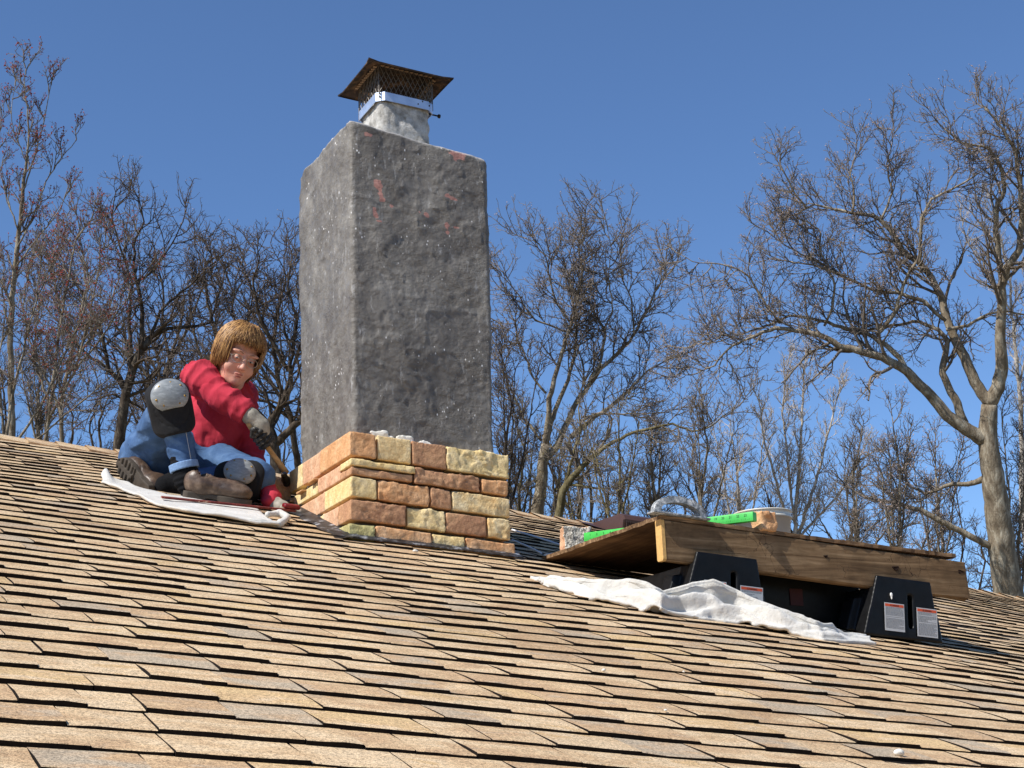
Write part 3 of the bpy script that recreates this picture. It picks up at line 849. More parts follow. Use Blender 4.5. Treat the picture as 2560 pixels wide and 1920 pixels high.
def text_mesh(body, size, mat, name):
    cu = bpy.data.curves.new('txt', 'FONT'); cu.body = body; cu.size = size; cu.align_x = 'CENTER'; cu.align_y = 'CENTER'; cu.extrude = 0.0002
    to = bpy.data.objects.new('txt', cu); COL.objects.link(to)
    me = bpy.data.meshes.new_from_object(to.evaluated_get(bpy.context.evaluated_depsgraph_get()))
    bpy.data.objects.remove(to); bpy.data.curves.remove(cu); me.name = name
    me.materials.clear(); me.materials.append(mat); return me
M_LAB = plain('grey_white_label', srgb(186, 186, 184), 0.5, 0.4, var=.06, scale=30)
M_ORG = plain('orange_label_header', srgb(206, 84, 44), 0.5, 0.4, var=.08, scale=30)
M_INK = plain('label_ink', srgb(38, 36, 36), 0.6, 0.3)
rg = random.Random(2)
def label_parts(parent, x0, z0, w, h):
    y = -0.0048
    lv, lf = box_vf((x0, y - .0006, z0), (x0 + w, y, z0 + h)); lab = link('warning_label', mesh('warning_label', lv, lf), M_LAB)
    lab.parent = parent; lab.location = (0, 0, 0)
    hv, hf = box_vf((x0 + .003, y - .0010, z0 + h * .87), (x0 + w - .003, y - .0004, z0 + h * .965)); hd = link('header_band', mesh('header_band', hv, hf), M_ORG); hd.parent = lab
    tm = text_mesh('⚠ WARNING', h * .062, M_INK, 'warning_text'); to = bpy.data.objects.new('warning_text', tm); COL.objects.link(to); to.parent = lab
    to.rotation_euler = (math.pi / 2, 0, 0); to.location = (x0 + w / 2, y - .0013, z0 + h * .917)
    # rows of fine print
    pv_, pf_ = [], []
    zz = z0 + h * .83
    while zz > z0 + h * .05:
        xx = x0 + w * .06; end = x0 + w * (.95 if rg.random() < .75 else rg.uniform(.5, .9))
        while xx < end:
            ww = min(rg.uniform(.004, .012), end - xx)
            b = len(pv_); pv_ += [(xx, y - .0009, zz), (xx + ww, y - .0009, zz), (xx + ww, y - .0009, zz + .0011), (xx, y - .0009, zz + .0011)]; pf_.append((b, b + 1, b + 2, b + 3))
            xx += ww + .0016
        zz -= .0034 if rg.random() < .85 else .006
    pr = link('fine_print', mesh('fine_print', pv_, pf_), M_INK); pr.parent = lab; tag(pr, kind='stuff')
def make_ramp(px, py, label):
    o = kl_at(px, py)
    zb = plat(o[0] - P0[0], -DEPTH, BB)[2]
    t = empty('plastic_ramp', (o[0], RY, zb - .175), label, 'ramp', 'black plastic ramps under the platform')
    t.rotation_euler = (0, TT, 0)
    b = bpy.data.objects.new('ramp_body', ramp_me); COL.objects.link(b); b.parent = t
    label_parts(t, .084, .020, .088, .100); label_parts(t, .228, .012, .092, .104)
    return t
R1 = make_ramp(1474, 1328, 'black plastic ramp partly behind the bunched white cloth')
R2 = make_ramp(1871, 1388, 'black plastic ramp with two whole warning labels at the right end of the beam')
bx0 = R1.location.x + .36; bx1 = R2.location.x + .12  # bin's right end stretched to cover a sunlit strip of roof
bvv, bff = box_vf((bx0, RY + .16, -.62), (bx1, RY + .44, -.1))
bvv = [(p[0], p[1], (P0[2] - .006 - (p[0] - P0[0]) * tz) if p[2] > -.3 else roof_pt(p[0] / math.cos(TT), p[1] / math.cos(TH), .004)[2]) for p in bvv]
binb = empty('plastic_bin', ((bx0 + bx1) / 2, RY + .3, -.4), 'black plastic bin in the shade between the two ramps', 'bin')
link('bin_shell', bevelled('bin_shell', bvv, bff, .008), M_RAMP, binb)
lx = bx0 + (bx1 - bx0) * .38; lz = roof_pt(lx, RY / math.cos(TH))[2]
lv2, lf2 = box_vf((lx, RY + .155, lz + .115), (lx + .055, RY + .159, lz + .175))
link('bin_label', mesh('bin_label', lv2, lf2), plain('faded_red_label', srgb(62, 26, 24), .6), binb)
M_PAINT = plain('white_drip', srgb(220, 218, 212), 0.6)
def drip_fn(P):
    return smin(d_ell(P, (.116, -.006, .150), (.006, .004, .008)), d_ell(P, (.117, -.006, .139), (.003, .003, .007)), .004)
dr = link('mortar_drip', surface('mortar_drip', drip_fn, (.10, -.014, .125), (.13, .004, .165), .002), M_PAINT); dr.parent = R2

# ------------------------------------------------------------------ things on the platform
def on_plat(px, py, h):
    """point of the view on the plane h above the board's underside"""
    q = AX @ np.array([(px * 1.15732 - 1280) / FPX, (py * 1.15732 - 960) / FPX, 1.0])
    nrm = np.cross(EV, V(0, 1, 0)); o = P0 + V(0, 0, h)
    return CAM + q * (((o - CAM) @ nrm) / (q @ nrm))
# green level
A = on_plat(1261, 1170, TP + .012); Bq = at_y(1627, 1125, P0[1] - DEPTH - .040); Bq[2] = max(Bq[2], plat(Bq[0] - P0[0], -DEPTH, TP + .006)[2])
ax_ = (Bq - A); L_ = np.linalg.norm(ax_); ax_ /= L_
back = np.cross(V(0, 0, 1), ax_); back /= np.linalg.norm(back); upv = np.cross(ax_, back)
lev = empty('spirit_level', A, 'bright green plastic ruled level lying across the plywood', 'level')
M_GREEN = Mat('green_plastic', 0.4, 0.4); M_GREEN.color(M_GREEN.ramp(M_GREEN.noise(12, 3), [(0.3, srgb(64, 176, 74)), (0.7, srgb(84, 200, 92))])); M_GREEN = M_GREEN.m
HL_, WL_ = 0.033, 0.028
lv = []
for a_ in (0, L_):
    for b_, c_ in ((0, 0), (WL_, 0), (WL_, HL_), (0, HL_)): lv.append(A + ax_ * a_ + back * b_ + upv * c_)
link('level_body', bevelled('level_body', lv, [(0, 1, 2, 3), (7, 6, 5, 4), (0, 4, 5, 1), (1, 5, 6, 2), (2, 6, 7, 3), (3, 7, 4, 0)], .002), M_GREEN, lev)
rm_ = Matrix((Vector(ax_), Vector(upv), Vector(-back))).transposed()
for i in range(1, 24):
    me = text_mesh(str(i), .0115, M_INK, 'number'); o = bpy.data.objects.new('number', me); COL.objects.link(o); o.parent = lev
    o.matrix_local = Matrix.Translation(Vector(ax_ * (L_ * i / 24) + upv * HL_ * .66 - back * .0004)) @ rm_.to_4x4()
tv, tf = [], []
for i in range(1, 24 * 4):
    hh = .006 if i % 4 == 0 else .004 if i % 2 == 0 else .0025
    c = A + ax_ * (L_ * i / 96) + upv * .006 - back * .0005; b = len(tv)
    tv += [c - ax_ * .0004, c + ax_ * .0004, c + ax_ * .0004 + upv * hh, c - ax_ * .0004 + upv * hh]; tf.append((b, b + 1, b + 2, b + 3))
link('tick_marks', mesh('tick_marks', tv, tf), M_INK, lev)

# loose veneer stones
def loose_stone(c, half, rot, m, name, label, seed, backm=None):
    ca, sa = math.cos(rot), math.sin(rot); Mx = np.array([[ca, sa, 0], [-sa, ca, 0], [0, 0, 1.0]])
    c = np.asarray(c, float)
    def fn(P):
        d = d_box(P, c, half, .006, Mx)
        return d - .004 * vnoise(P, 26, seed) - .0035 * vnoise(P, 60, seed + 2) - .002 * vnoise(P, 120, seed + 3)
    r_ = np.linalg.norm(half[:2]) + .03
    me = surface(name, fn, c - V(r_, r_, half[2] + .03), c + V(r_, r_, half[2] + .03), .005, True, 0)
    me.materials.append(SM[m])
    if backm is not None:
        me.materials.append(backm)
        nrm = np.empty(len(me.polygons) * 3, np.float32); me.polygons.foreach_get('normal', nrm); nrm = nrm.reshape(-1, 3)
        loc = nrm @ Mx.T
        me.polygons.foreach_set('material_index', (loc[:, 1] < -.55).astype(np.int32))
    o = link(name, me); tag(o, label, 'stone', 'loose veneer stones'); return o
bk = Mat('speckled_mortar_back', 0.95, 0.1); bk.color(bk.ramp(bk.noise(150, 4, 0.7), [(0.4, srgb(96, 92, 86)), (0.5, srgb(176, 168, 152)), (0.6, srgb(222, 214, 198))])); bk.bump(bk.noise(120, 3), .8, .006)
def base_on(px, py): return on_plat(px, py, TP)
s1 = on_plat(1243, 1168, TP + .045)
loose_stone(s1 + V(.0, .0, 0), (.055, .03, .05), R(-12), 'p', 'veneer_stone', 'loose stone with speckled back at the left edge of the plywood', 4, bk.m)
s2 = at_y(1318, 1150, -.02)
s2[2] = P0[2] + TP + .045 - (s2[0] - P0[0]) * tz
loose_stone(s2, (.05, .028, .040), R(12), 'p', 'veneer_stone', 'loose speckled stone behind the green level', 6, bk.m)
s3 = on_plat(1650, 1128, TP + .03)
loose_stone(s3, (.036, .03, .036), R(8), 'o', 'veneer_stone', 'loose rough orange stone at the end of the green level', 8)
# small red marker under the level
rp = on_plat(1482, 1158, TP + .008); M_RED = plain('red_plastic', srgb(176, 58, 52), .5, .4)
link_o = link('red_marker', tube_mesh('red_marker', [rp, rp + ax_ * .02, rp + ax_ * .10], [.007, .009, .009], 10), M_RED); tag(link_o, 'small red marker lying under the green level', 'marker')

# arched grey handle crusted with mortar
ha = at_y(1467, 1119, P0[1] - DEPTH + .002); ha[2] = plat(ha[0] - P0[0], -DEPTH, TP + .001)[2]; hw = 0.092
am = Mat('mortar_crusted_grey', 0.9, 0.15); am.color(am.ramp(am.noise(75, 4, .7), [(0.40, srgb(104, 108, 110)), (0.54, srgb(150, 154, 156)), (0.68, srgb(216, 214, 208))])); am.bump(am.noise(90, 4), .6, .005)
hz = at_y(1467, 1094, ha[1])[2] - ha[2]
pts = [ha + EV * (hw * math.cos(a) * (1.0 if abs(math.cos(a)) > .6 else 1.0)) + V(0, 0, max(hz, .058) * math.sin(a) ** .75 if math.sin(a) > 0 else 0) for a in np.linspace(math.pi, 0, 25)]
hv, hq = [], []
for i, p in enumerate(pts):
    a = pts[min(i + 1, 24)] - pts[max(i - 1, 0)]; a /= np.linalg.norm(a); o = np.cross(V(0, 1, 0), a); o /= np.linalg.norm(o)
    if o[2] < 0: o = -o
    for s_, y_ in ((-.011, -.017), (.012, -.014), (.012, .014), (-.011, .017)): hv.append(p + o * s_ + V(0, y_, 0))
hq = [(i * 4 + a, i * 4 + (a + 1) % 4, (i + 1) * 4 + (a + 1) % 4, (i + 1) * 4 + a) for i in range(24) for a in range(4)] + [(0, 1, 2, 3), (99, 98, 97, 96)]
ht = empty('arched_handle', ha, 'grey arched handle crusted with mortar standing on the plywood', 'handle')
link('arch', mesh('arch', hv, hq), am.m, ht)
bvv, bff = box_vf((ha[0] - hw - .02, ha[1] - .025, ha[2] - hw * tz * 0), (ha[0] + hw + .02, ha[1] + .025, ha[2] + .007))
bvv = [(p[0], p[1], p[2] - (p[0] - ha[0]) * tz) for p in bvv]
link('foot_plate', bevelled('foot_plate', bvv, bff, .002), am.m, ht)

# white bucket
bc = at_y(1648, 1120, -.42); bc[2] = P0[2] + TP - (bc[0] - P0[0]) * tz
zr = at_y(1648, 1096, bc[1] - .1)[2]
hb_ = max(zr - bc[2], .09)
bucket = empty('bucket', bc, 'white plastic bucket with wire handle standing behind the beam', 'bucket')
prof = [(.0, .0), (.088, .0), (.092, .006), (.104, hb_ - .03), (.110, hb_ - .030), (.111, hb_ - .022), (.106, hb_ - .020), (.107, hb_ - .006), (.112, hb_ - .004), (.112, hb_), (.106, hb_), (.103, hb_ - .02), (.088, .006), (0, .006)]
nn = 40; bv = [(r_ * math.cos(a), r_ * math.sin(a), z) for r_, z in prof for a in np.linspace(0, 2 * math.pi, nn, endpoint=False)]
bq = [(i * nn + j, i * nn + (j + 1) % nn, (i + 1) * nn + (j + 1) % nn, (i + 1) * nn + j) for i in range(len(prof) - 1) for j in range(nn)]
bv = [(p[0] + bc[0], p[1] + bc[1], p[2] + bc[2]) for p in bv]
M_BUCK = plain('white_bucket_plastic', srgb(222, 214, 196), .45, .4, var=.06, scale=20)
link('bucket_shell', mesh('bucket_shell', bv, bq, True), M_BUCK, bucket)
hp = []
for a in np.linspace(0, math.pi, 20):
    hp.append(bc + V(.114 * math.cos(a), -.114 * math.sin(a) * .75, hb_ - .014 - .105 * math.sin(a)) )
cr_ = math.cos(R(28)); sr_ = math.sin(R(28))
hp = [bc + V((p - bc)[0] * cr_ - (p - bc)[1] * sr_, (p - bc)[0] * sr_ + (p - bc)[1] * cr_, (p - bc)[2]) for p in hp]
link('wire_handle', tube_mesh('wire_handle', hp, .0018, 6), M_DARKM, bucket)

# ------------------------------------------------------------------ roof vent behind
kv_, lv_ = on_roof(1318, 1139); 
kv_, lv_ = on_roof(1300, 1132)
M_VENT = plain('brown_painted_metal', srgb(86, 62, 54), .45, .4, .2, var=.08, scale=20)
vk, vl = 2.15, 1.86
cq = proj(roof_pt(vk, vl, .0))[0]
vent = empty('roof_vent', roof_pt(vk, vl), 'brown metal slant back roof vent near the ridge', 'roof vent')
def vp(k, l, h): return roof_pt(vk + k, vl + l, h)
VW, VH = .30, .115
vv = []
prof = [(-.02, .0), (-.005, VH * .82), (.02, VH * .98), (.06, VH), (.30, .03), (.32, 0)]
for k in (0, .012, VW - .012, VW):
    sc_ = .94 if k in (0, VW) else 1
    for l, h in prof: vv.append(vp(k, l, h * sc_))
vf = [(a * 6 + i, (a + 1) * 6 + i, (a + 1) * 6 + i + 1, a * 6 + i + 1) for a in range(3) for i in range(5)] + [tuple(range(6)), tuple(23 - i for i in range(6))]
link('vent_hood', mesh('vent_hood', vv, vf), M_VENT, vent)
parts = []
for i in range(26):
    k = .018 + i * .0105
    parts.append(tube([vp(k, -.026, .012), vp(k, -.014, VH * .76)], .0028, 4))
for h in (.014, .035, .056, .077): parts.append(tube([vp(.012, -.022 + .1 * h, h), vp(VW - .012, -.022 + .1 * h, h)], .002, 4))
link('vent_grille', mesh_np('vent_grille', *join_parts(parts)), plain('dark_vent_grille', srgb(52, 40, 36), .6), vent)
fv = [vp(-.06, -.06, .02), vp(VW + .06, -.06, .02), vp(VW + .06, .38, .018), vp(-.06, .38, .018)]
link('vent_flange', mesh('vent_flange', fv, [(0, 1, 2, 3)]), M_VENT, vent)

# ------------------------------------------------------------------ white cord on the shingles
def roof_line(pix, h, n=12):
    kl = np.array([on_roof(*p) for p in pix]); t = np.linspace(0, len(pix) - 1, n)
    k = np.interp(t, range(len(pix)), kl[:, 0]); l = np.interp(t, range(len(pix)), kl[:, 1])
    return roof_pt(k, l, h)
M_CORD = plain('white_cord', srgb(226, 226, 226), .6, .3, var=.05)
p_a = roof_line([(1104, 1152), (1150, 1166), (1205, 1184)], .017); p_b = roof_line([(1104, 1175), (1140, 1190), (1172, 1207)], .017)
p_c = np.stack([p_a[-1] + (p_b[-1] - p_a[-1]) * t + V(.10, 0, -.005) * math.sin(math.pi * t) for t in np.linspace(0, 1, 10)])
cord = link('cord', tube_mesh('cord', np.concatenate([p_a, p_c[1:-1], p_b[::-1]]), .0042, 6), M_CORD); tag(cord, 'thin white cord running from the chimney to the plywood', 'cord')

# ------------------------------------------------------------------ bunched white cloth in front of the ramps
tw = Mat('white_terry_cloth', 0.95, 0.1); tw.color(tw.ramp(tw.noise(14, 4), [(0.3, srgb(194, 188, 176)), (0.6, srgb(214, 209, 199))])); tw.bump(tw.noise(420, 3, .7), .5, .004); tw.bump(tw.noise(24, 4, .6), .5, .016)
tw.b.inputs['Sheen Weight'].default_value = 0.3
M_TOWEL = tw.m
ya, yb = roof_pt(*on_roof(1165, 1270))[1], roof_pt(*on_roof(1860, 1392))[1]
CB = np.array([(p[0], roof_pt(*on_roof(*p))[1]) for p in [(1160, 1270), (1250, 1297), (1400, 1331), (1500, 1342), (1570, 1351), (1650, 1367), (1750, 1386), (1862, 1393)]])
def cp(px, py, off=0.0):
    y = np.interp(px, CB[:, 0], CB[:, 1]) + off
    return at_y(px, py, y)
TOPL = np.array([(1160, 1266), (1168, 1256), (1180, 1246), (1230, 1251), (1290, 1254), (1335, 1250), (1380, 1258), (1418, 1276), (1440, 1270), (1475, 1259), (1515, 1248), (1550, 1261), (1600, 1287), (1650, 1306), (1700, 1325), (1760, 1347), (1785, 1347), (1800, 1364), (1830, 1377), (1864, 1389)], float)
nu, nv2 = 230, 64
pxs = np.linspace(1161, 1863, nu)
yb2 = np.interp(pxs, CB[:, 0], CB[:, 1]); crest = []
for x, yb_ in zip(pxs, yb2):
    yt = np.interp(x, TOPL[:, 0], TOPL[:, 1]); P = at_y(x, yt, yb_ + .075)
    crest.append((P[0], P[2] - roof_pt(P[0] / math.cos(TT), P[1] / math.cos(TH))[2]))
crest = np.array(crest); hc_ = np.clip(crest[:, 1], .02, .2)
kx = crest[:, 0] / math.cos(TT)
vv_ = np.linspace(0, 1, nv2); U_, V_ = np.meshgrid(np.arange(nu) / (nu - 1), vv_, indexing='ij')
q3 = np.stack([U_ * 7.0 + V_ * .5, V_ * 1.3 - U_ * 1.2, 0 * U_], -1); q3 = q3 + .35 * np.stack([vnoise(q3, 1.6, 3), vnoise(q3, 1.6, 5), 0 * U_], -1)
r1 = 1 - np.abs(vnoise(q3 * V(.7, 2.2, 1), 2.0, 11)); r2 = 1 - np.abs(vnoise(q3 * V(1.0, 1.9, 1), 3.6, 17)); r3 = vnoise(q3, 6, 23)
def ridge(c0, a0, f0, p0, w0, amp, fa, pa):
    c = c0 + a0 * np.sin(2 * math.pi * f0 * U_ + p0); w = w0 * (1 + .35 * np.sin(2 * math.pi * fa * U_ + pa))
    return amp * (.62 + .38 * np.sin(2 * math.pi * fa * 1.3 * U_ + pa * 2)) * np.sqrt(np.clip(1 - ((V_ - c) / w) ** 2, 0, 1))
R5 = [ridge(.46, .05, 1.6, .4, .30, 1.0, 1.1, 1.0), ridge(.22, .10, 2.3, 1.2, .15, .66, 2.0, .3), ridge(.60, .12, 1.9, 2.6, .20, .80, 1.7, 2.2), ridge(.13, .07, 3.1, 4.0, .11, .46, 2.6, 1.1), ridge(.34, .14, 2.7, 5.2, .12, .80, 2.2, 4.0), ridge(.80, .08, 2.2, .9, .2, .55, 1.5, 3.0)]
Hr = R5[0] * .30
for r_ in R5[1:]: Hr = -smin(-Hr, -r_, .03)
near_top = np.exp(-((V_ - .46) / .055) ** 2)
Hh = hc_[:, None] * (Hr * (1 - near_top) + np.maximum(Hr, .90) * near_top) + .003 * r3 + .005 * (r2 - .7)
Hh = np.maximum(Hh, .004) + .012
KK = kx[:, None] + (V_ - .46) * .02 + .006 * vnoise(q3, 2.2, 31)
LL = (yb2[:, None] + V_ * .16 - .004) / math.cos(TH) + .010 * vnoise(q3 * V(2.2, .2, 1), 1.2, 37) * (1 - V_)
cv = roof_pt(KK, LL, Hh).reshape(-1, 3)
cq = np.array([(i * nv2 + j_, (i + 1) * nv2 + j_, (i + 1) * nv2 + j_ + 1, i * nv2 + j_ + 1) for i in range(nu - 1) for j_ in range(nv2 - 1)])
cl = link('drop_cloth', mesh_np('drop_cloth', cv, cq, None, True), M_TOWEL)
md = cl.modifiers.new('thick', 'SOLIDIFY'); md.thickness = .012; md.offset = -1
tag(cl, 'bunched white towelling cloth on the shingles in front of the ramps', 'cloth')

# flat white towel under the person
bot = [(216, 1050), (256, 1064), (300, 1082), (340, 1104), (400, 1119), (470, 1130), (550, 1141), (600, 1147)]
kl = np.array([on_roof(*p) for p in bot]); nu, nv_ = 70, 26
u = np.linspace(0, len(bot) - 1, nu); kb = np.interp(u, range(len(bot)), kl[:, 0]); lb = np.interp(u, range(len(bot)), kl[:, 1])
rows = []
for j_ in range(nv_):
    t = j_ / (nv_ - 1)
    dep = (.10 + .42 * np.sin(np.clip(np.linspace(0.05, 1.0, nu), 0, 1) * math.pi * .75) ** .6)
    K = kb + t * .05 + .006 * np.sin(lb * 17 + t * 5); Lq = lb + t * dep
    H = .012 + .006 * np.abs(vnoise(np.stack([K, Lq, 0 * K], 1), 9, 4)) + .007 * np.maximum(0, vnoise(np.stack([K, Lq, 0 * K], 1), 5, 9)) + (.010 * math.exp(-(t / .05) ** 2)) * (0.4 + 0.6 * np.abs(np.sin(u * 2.1)))
    H = H + .03 * np.exp(-((u - .3) / .35) ** 2) * t
    rows.append(roof_pt(K, Lq, H))
tm_ = mesh_np('towel', np.concatenate(rows), np.array([(a * nu + b, a * nu + b + 1, (a + 1) * nu + b + 1, (a + 1) * nu + b) for a in range(nv_ - 1) for b in range(nu - 1)]), None, True)
towel = empty('towel', roof_pt(kl[3, 0], kl[3, 1]), 'flat white towel spread on the shingles under the seated person', 'towel')
o = link('towel_sheet', tm_, M_TOWEL, towel); md = o.modifiers.new('thick', 'SOLIDIFY'); md.thickness = .008; md.offset = 0
rp_ = [roof_pt(*on_roof(*p), h) for p, h in [((575, 1128), .03), ((600, 1128), .034), ((618, 1133), .026), ((600, 1144), .02), ((560, 1139), .02), ((520, 1134), .02)]]
def roll_fn(P): return d_chain(P, rp_, [.012, .014, .013, .013, .012, .006], .006) - .003 * vnoise(P, 30, 3)
link('towel_roll', surface('towel_roll', roll_fn, np.min(rp_, 0) - .05, np.max(rp_, 0) + .05, .005), M_TOWEL, towel)
# dark red bar on the towel and the red tool by the lower glove
ra = roof_pt(*on_roof(346, 1090), .024); rb = roof_pt(*on_roof(634, 1122), .030)
dv = (rb - ra) / np.linalg.norm(rb - ra); sv = np.cross(NV, dv)
vv = [ra + a * (rb - ra) + sv * b + NV * c for a in (0, 1) for b, c in ((-.011, 0), (.011, 0), (.011, .008), (-.011, .008))]
M_BAR = Mat('worn_dark_red_paint', .6, .35); M_BAR.color(M_BAR.ramp(M_BAR.noise(40, 5, .7), [(.42, srgb(92, 32, 28)), (.58, srgb(124, 52, 42)), (.66, srgb(190, 160, 130))])); M_BAR = M_BAR.m
bar = link('pry_bar', bevelled('pry_bar', vv, [(0, 1, 2, 3), (7, 6, 5, 4), (0, 4, 5, 1), (1, 5, 6, 2), (2, 6, 7, 3), (3, 7, 4, 0)], .002), M_BAR)
tag(bar, 'long flat bar with worn dark red paint on the towel', 'bar')
rc = roof_pt(*on_roof(624, 1120), .047)
def puck_fn(P): return d_box(P, rc, (.034, .02, .010), .009, np.array([dv, sv, NV])) 
pk = link('red_tool', surface('red_tool', puck_fn, rc - .06, rc + .06, .003), plain('deep_red_plastic', srgb(112, 18, 24), .4, .4)); tag(pk, 'small deep red tool under the lower gloved hand', 'tool')
# loose stone behind the hammer head and crumbs of mortar
kq, lq = on_roof(598, 1060)
c = at_y(597, 1040, .80); c[2] = (roof_pt(c[0] / math.cos(TT), c[1] / math.cos(TH))[2] + .055)
loose_stone(c, (.045, .04, .055), R(10), 'o', 'veneer_stone', 'loose brown stone on the roof behind the hammer head', 12)
for px, py, r_ in [(1940, 1644, .010), (895, 1200, .008), (1302, 1461, .005), (1436, 1547, .003), (1476, 1462, .003)]:
    k, l = on_roof(px, py); c = roof_pt(k, l, .012 + r_ * .5)
    def fn(P, c=c, r_=r_): return d_ell(P, c, (r_ * 1.3, r_, r_ * .8)) - r_ * .5 * vnoise(P, .5 / r_, 3)
    o = link('mortar_crumb', surface('mortar_crumb', fn, c - r_ * 2.2, c + r_ * 2.2, r_ / 3.5), M_MORT); tag(o, 'small white mortar crumb lying on the shingles', 'crumb', 'mortar crumbs on the shingles')

# ================================================================== THE PERSON
J = {k: at_y(*v) for k, v in dict(
    pelvis=(385, 985, .98), hipR=(330, 985, .95), hipL=(440, 992, 1.00), kneeR=(364, 872, .57), ankleR=(404, 1035, .57),
    kneeL=(551, 1034, .66), ankleL=(372, 1052, .78), belly=(440, 945, .97), chest=(482, 880, .95), neck=(487, 812, .84),
    shR=(432, 817, .80), elR=(488, 863, .67), wrR=(541, 899, .62), shL=(522, 855, 1.00), elL=(548, 1000, .88), wrL=(587, 1083, .585), head=(514, 768, .74)).items()}
skin = Mat('skin', 0.5, 0.35); skin.color(skin.ramp(skin.noise(30, 4), [(.3, srgb(208, 148, 124)), (.7, srgb(226, 172, 148))]))
skin.b.inputs['Subsurface Weight'].default_value = .08; skin.b.inputs['Subsurface Radius'].default_value = (.02, .008, .004); M_SKIN = skin.m
shm = Mat('red_cotton', 0.9, 0.12); shm.color(shm.ramp(shm.noise(10, 4), [(.3, srgb(168, 46, 60)), (.7, srgb(190, 62, 76))])); shm.bump(shm.noise(16, 3, .5, shm.scaled((1.6, 1, .7)), .6), .3, .02); shm.bump(shm.noise(600, 2), .15, .001); M_SHIRT = shm.m
jm = Mat('blue_denim', 0.9, 0.12)
jn = jm.noise(13, 5, .65, None, .4); jf = jm.noise(500, 2)
jm.color(jm.ramp(jm.math('ADD', jm.math('MULTIPLY', jn, .8), jm.math('MULTIPLY', jf, .2)), [(.25, srgb(52, 74, 106)), (.5, srgb(70, 97, 134)), (.75, srgb(98, 126, 162))])); jm.bump(jm.noise(18, 3, .5, jm.scaled((.8, 1, 1.6)), .6), .3, .02); M_JEAN = jm.m
M_BLACKF = plain('black_padded_fabric', (0.012, 0.012, 0.013), .85, .25, var=.3, scale=60, bump=.3)
capm = Mat('grey_hard_cap', .38, .45); capm.color(capm.ramp(capm.noise(30, 5, .7, capm.scaled((1, 1, 3)), 1), [(.3, srgb(112, 116, 117)), (.6, srgb(142, 146, 147)), (.72, srgb(176, 179, 180))])); M_CAP = capm.m
M_BRASS = plain('brass_rivet', srgb(150, 118, 60), .35, .5, .8)
bt = Mat('brown_boot_leather', .42, .45); bt.color(bt.ramp(bt.noise(22, 5, .65), [(.32, srgb(54, 42, 34)), (.5, srgb(86, 68, 54)), (.7, srgb(126, 106, 88))])); bt.bump(bt.noise(34, 4), .35, .008); M_BOOT = bt.m
M_SOLE = plain('worn_rubber_sole', srgb(74, 66, 57), .8, .25, var=.2, scale=40)
M_SOCK = plain('black_knit_sock', (0.010, 0.010, 0.011), .95, .1, var=.3, scale=120, bump=.5)
gl = Mat('grey_knit_glove', .9, .12); gl.color(gl.ramp(gl.noise(30, 4), [(.3, srgb(132, 127, 115)), (.7, srgb(176, 170, 156))])); gl.bump(gl.noise(240, 2), .4, .003); M_GLOVE = gl.m
gr_ = Mat('dark_rubber_palm', .6, .3); gr_.color(gr_.ramp(gr_.noise(60, 5, .7), [(.45, srgb(34, 33, 32)), (.58, srgb(70, 68, 64)), (.7, srgb(176, 170, 156))])); M_PALM = gr_.m

# head frame
Fh = AX @ V(.44, .20, -.88); Fh /= np.linalg.norm(Fh)
Uh = AX @ V(.42, -.90, -.10); Uh -= Fh * (Uh @ Fh); Uh /= np.linalg.norm(Uh)
Sh = np.cross(Fh, Uh)                      # the person's right-hand side
if (AX.T @ Sh)[0] > 0: Sh = -Sh            # their right is at the left of the picture
HC = J['head']; HM = np.array([Sh, Fh, Uh])
def H(s, f, u): return HC + Sh * s + Fh * f + Uh * u
def head_fn(P):
    d = d_ell(P, H(0, -.012, .03), (.074, .094, .088), HM)
    d = smin(d, d_ell(P, H(0, .028, -.030), (.063, .066, .082), HM), .03)            # face block
    d = smin(d, d_ell(P, H(0, .050, -.082), (.046, .042, .036), HM), .028)             # jaw
    d = smin(d, d_ell(P, H(0, .080, -.098), (.021, .018, .017), HM), .016)             # chin
    for s in (-1, 1):
        d = smin(d, d_ell(P, H(s * .040, .062, -.042), (.026, .026, .028), HM), .018)  # cheeks
        d = smin(d, d_ell(P, H(s * .030, .080, .024), (.030, .015, .009), HM), .012)   # brow
        e = d_ell(P, H(s * .031, .096, .002), (.019, .012, .011), HM); h_ = .007
        d = -smin(-d, e, h_)                                                         # sockets
        d = smin(d, d_ell(P, H(s * .031, .084, .001), (.014, .0125, .0115), HM), .003)  # lids
        d = smin(d, d_ell(P, H(s * .076, -.008, -.012), (.009, .020, .030), HM), .006)   # ears
        d = smin(d, d_ell(P, H(s * .011, .103, -.036), (.0085, .010, .0075), HM), .006)  # nostrils
    d = smin(d, d_cone(P, H(0, .090, .010), H(0, .112, -.032), .0085, .0115), .009)   # nose
    d = smin(d, d_ell(P, H(0, .092, -.063), (.021, .011, .0065), HM), .006)           # lips
    d = smin(d, d_ell(P, H(0, .090, -.073), (.017, .010, .0065), HM), .006)
    d = -smin(-d, d_ell(P, H(0, .104, -.0675), (.021, .005, .0018), HM), .003)
    nb = J['neck'] * .75 + J['chest'] * .25
    d = smin(d, d_cone(P, H(0, -.018, -.07), nb, .054, .062), .02)
    d = smin(d, d_cone(P, H(0, .035, -.095), nb + V(.02, -.03, .0), .03, .05), .03)   # soft throat
    return d
hb0 = HC - .19; hb1 = HC + .17
head_me = surface('head', head_fn, hb0, hb1, .0034, True, 1)
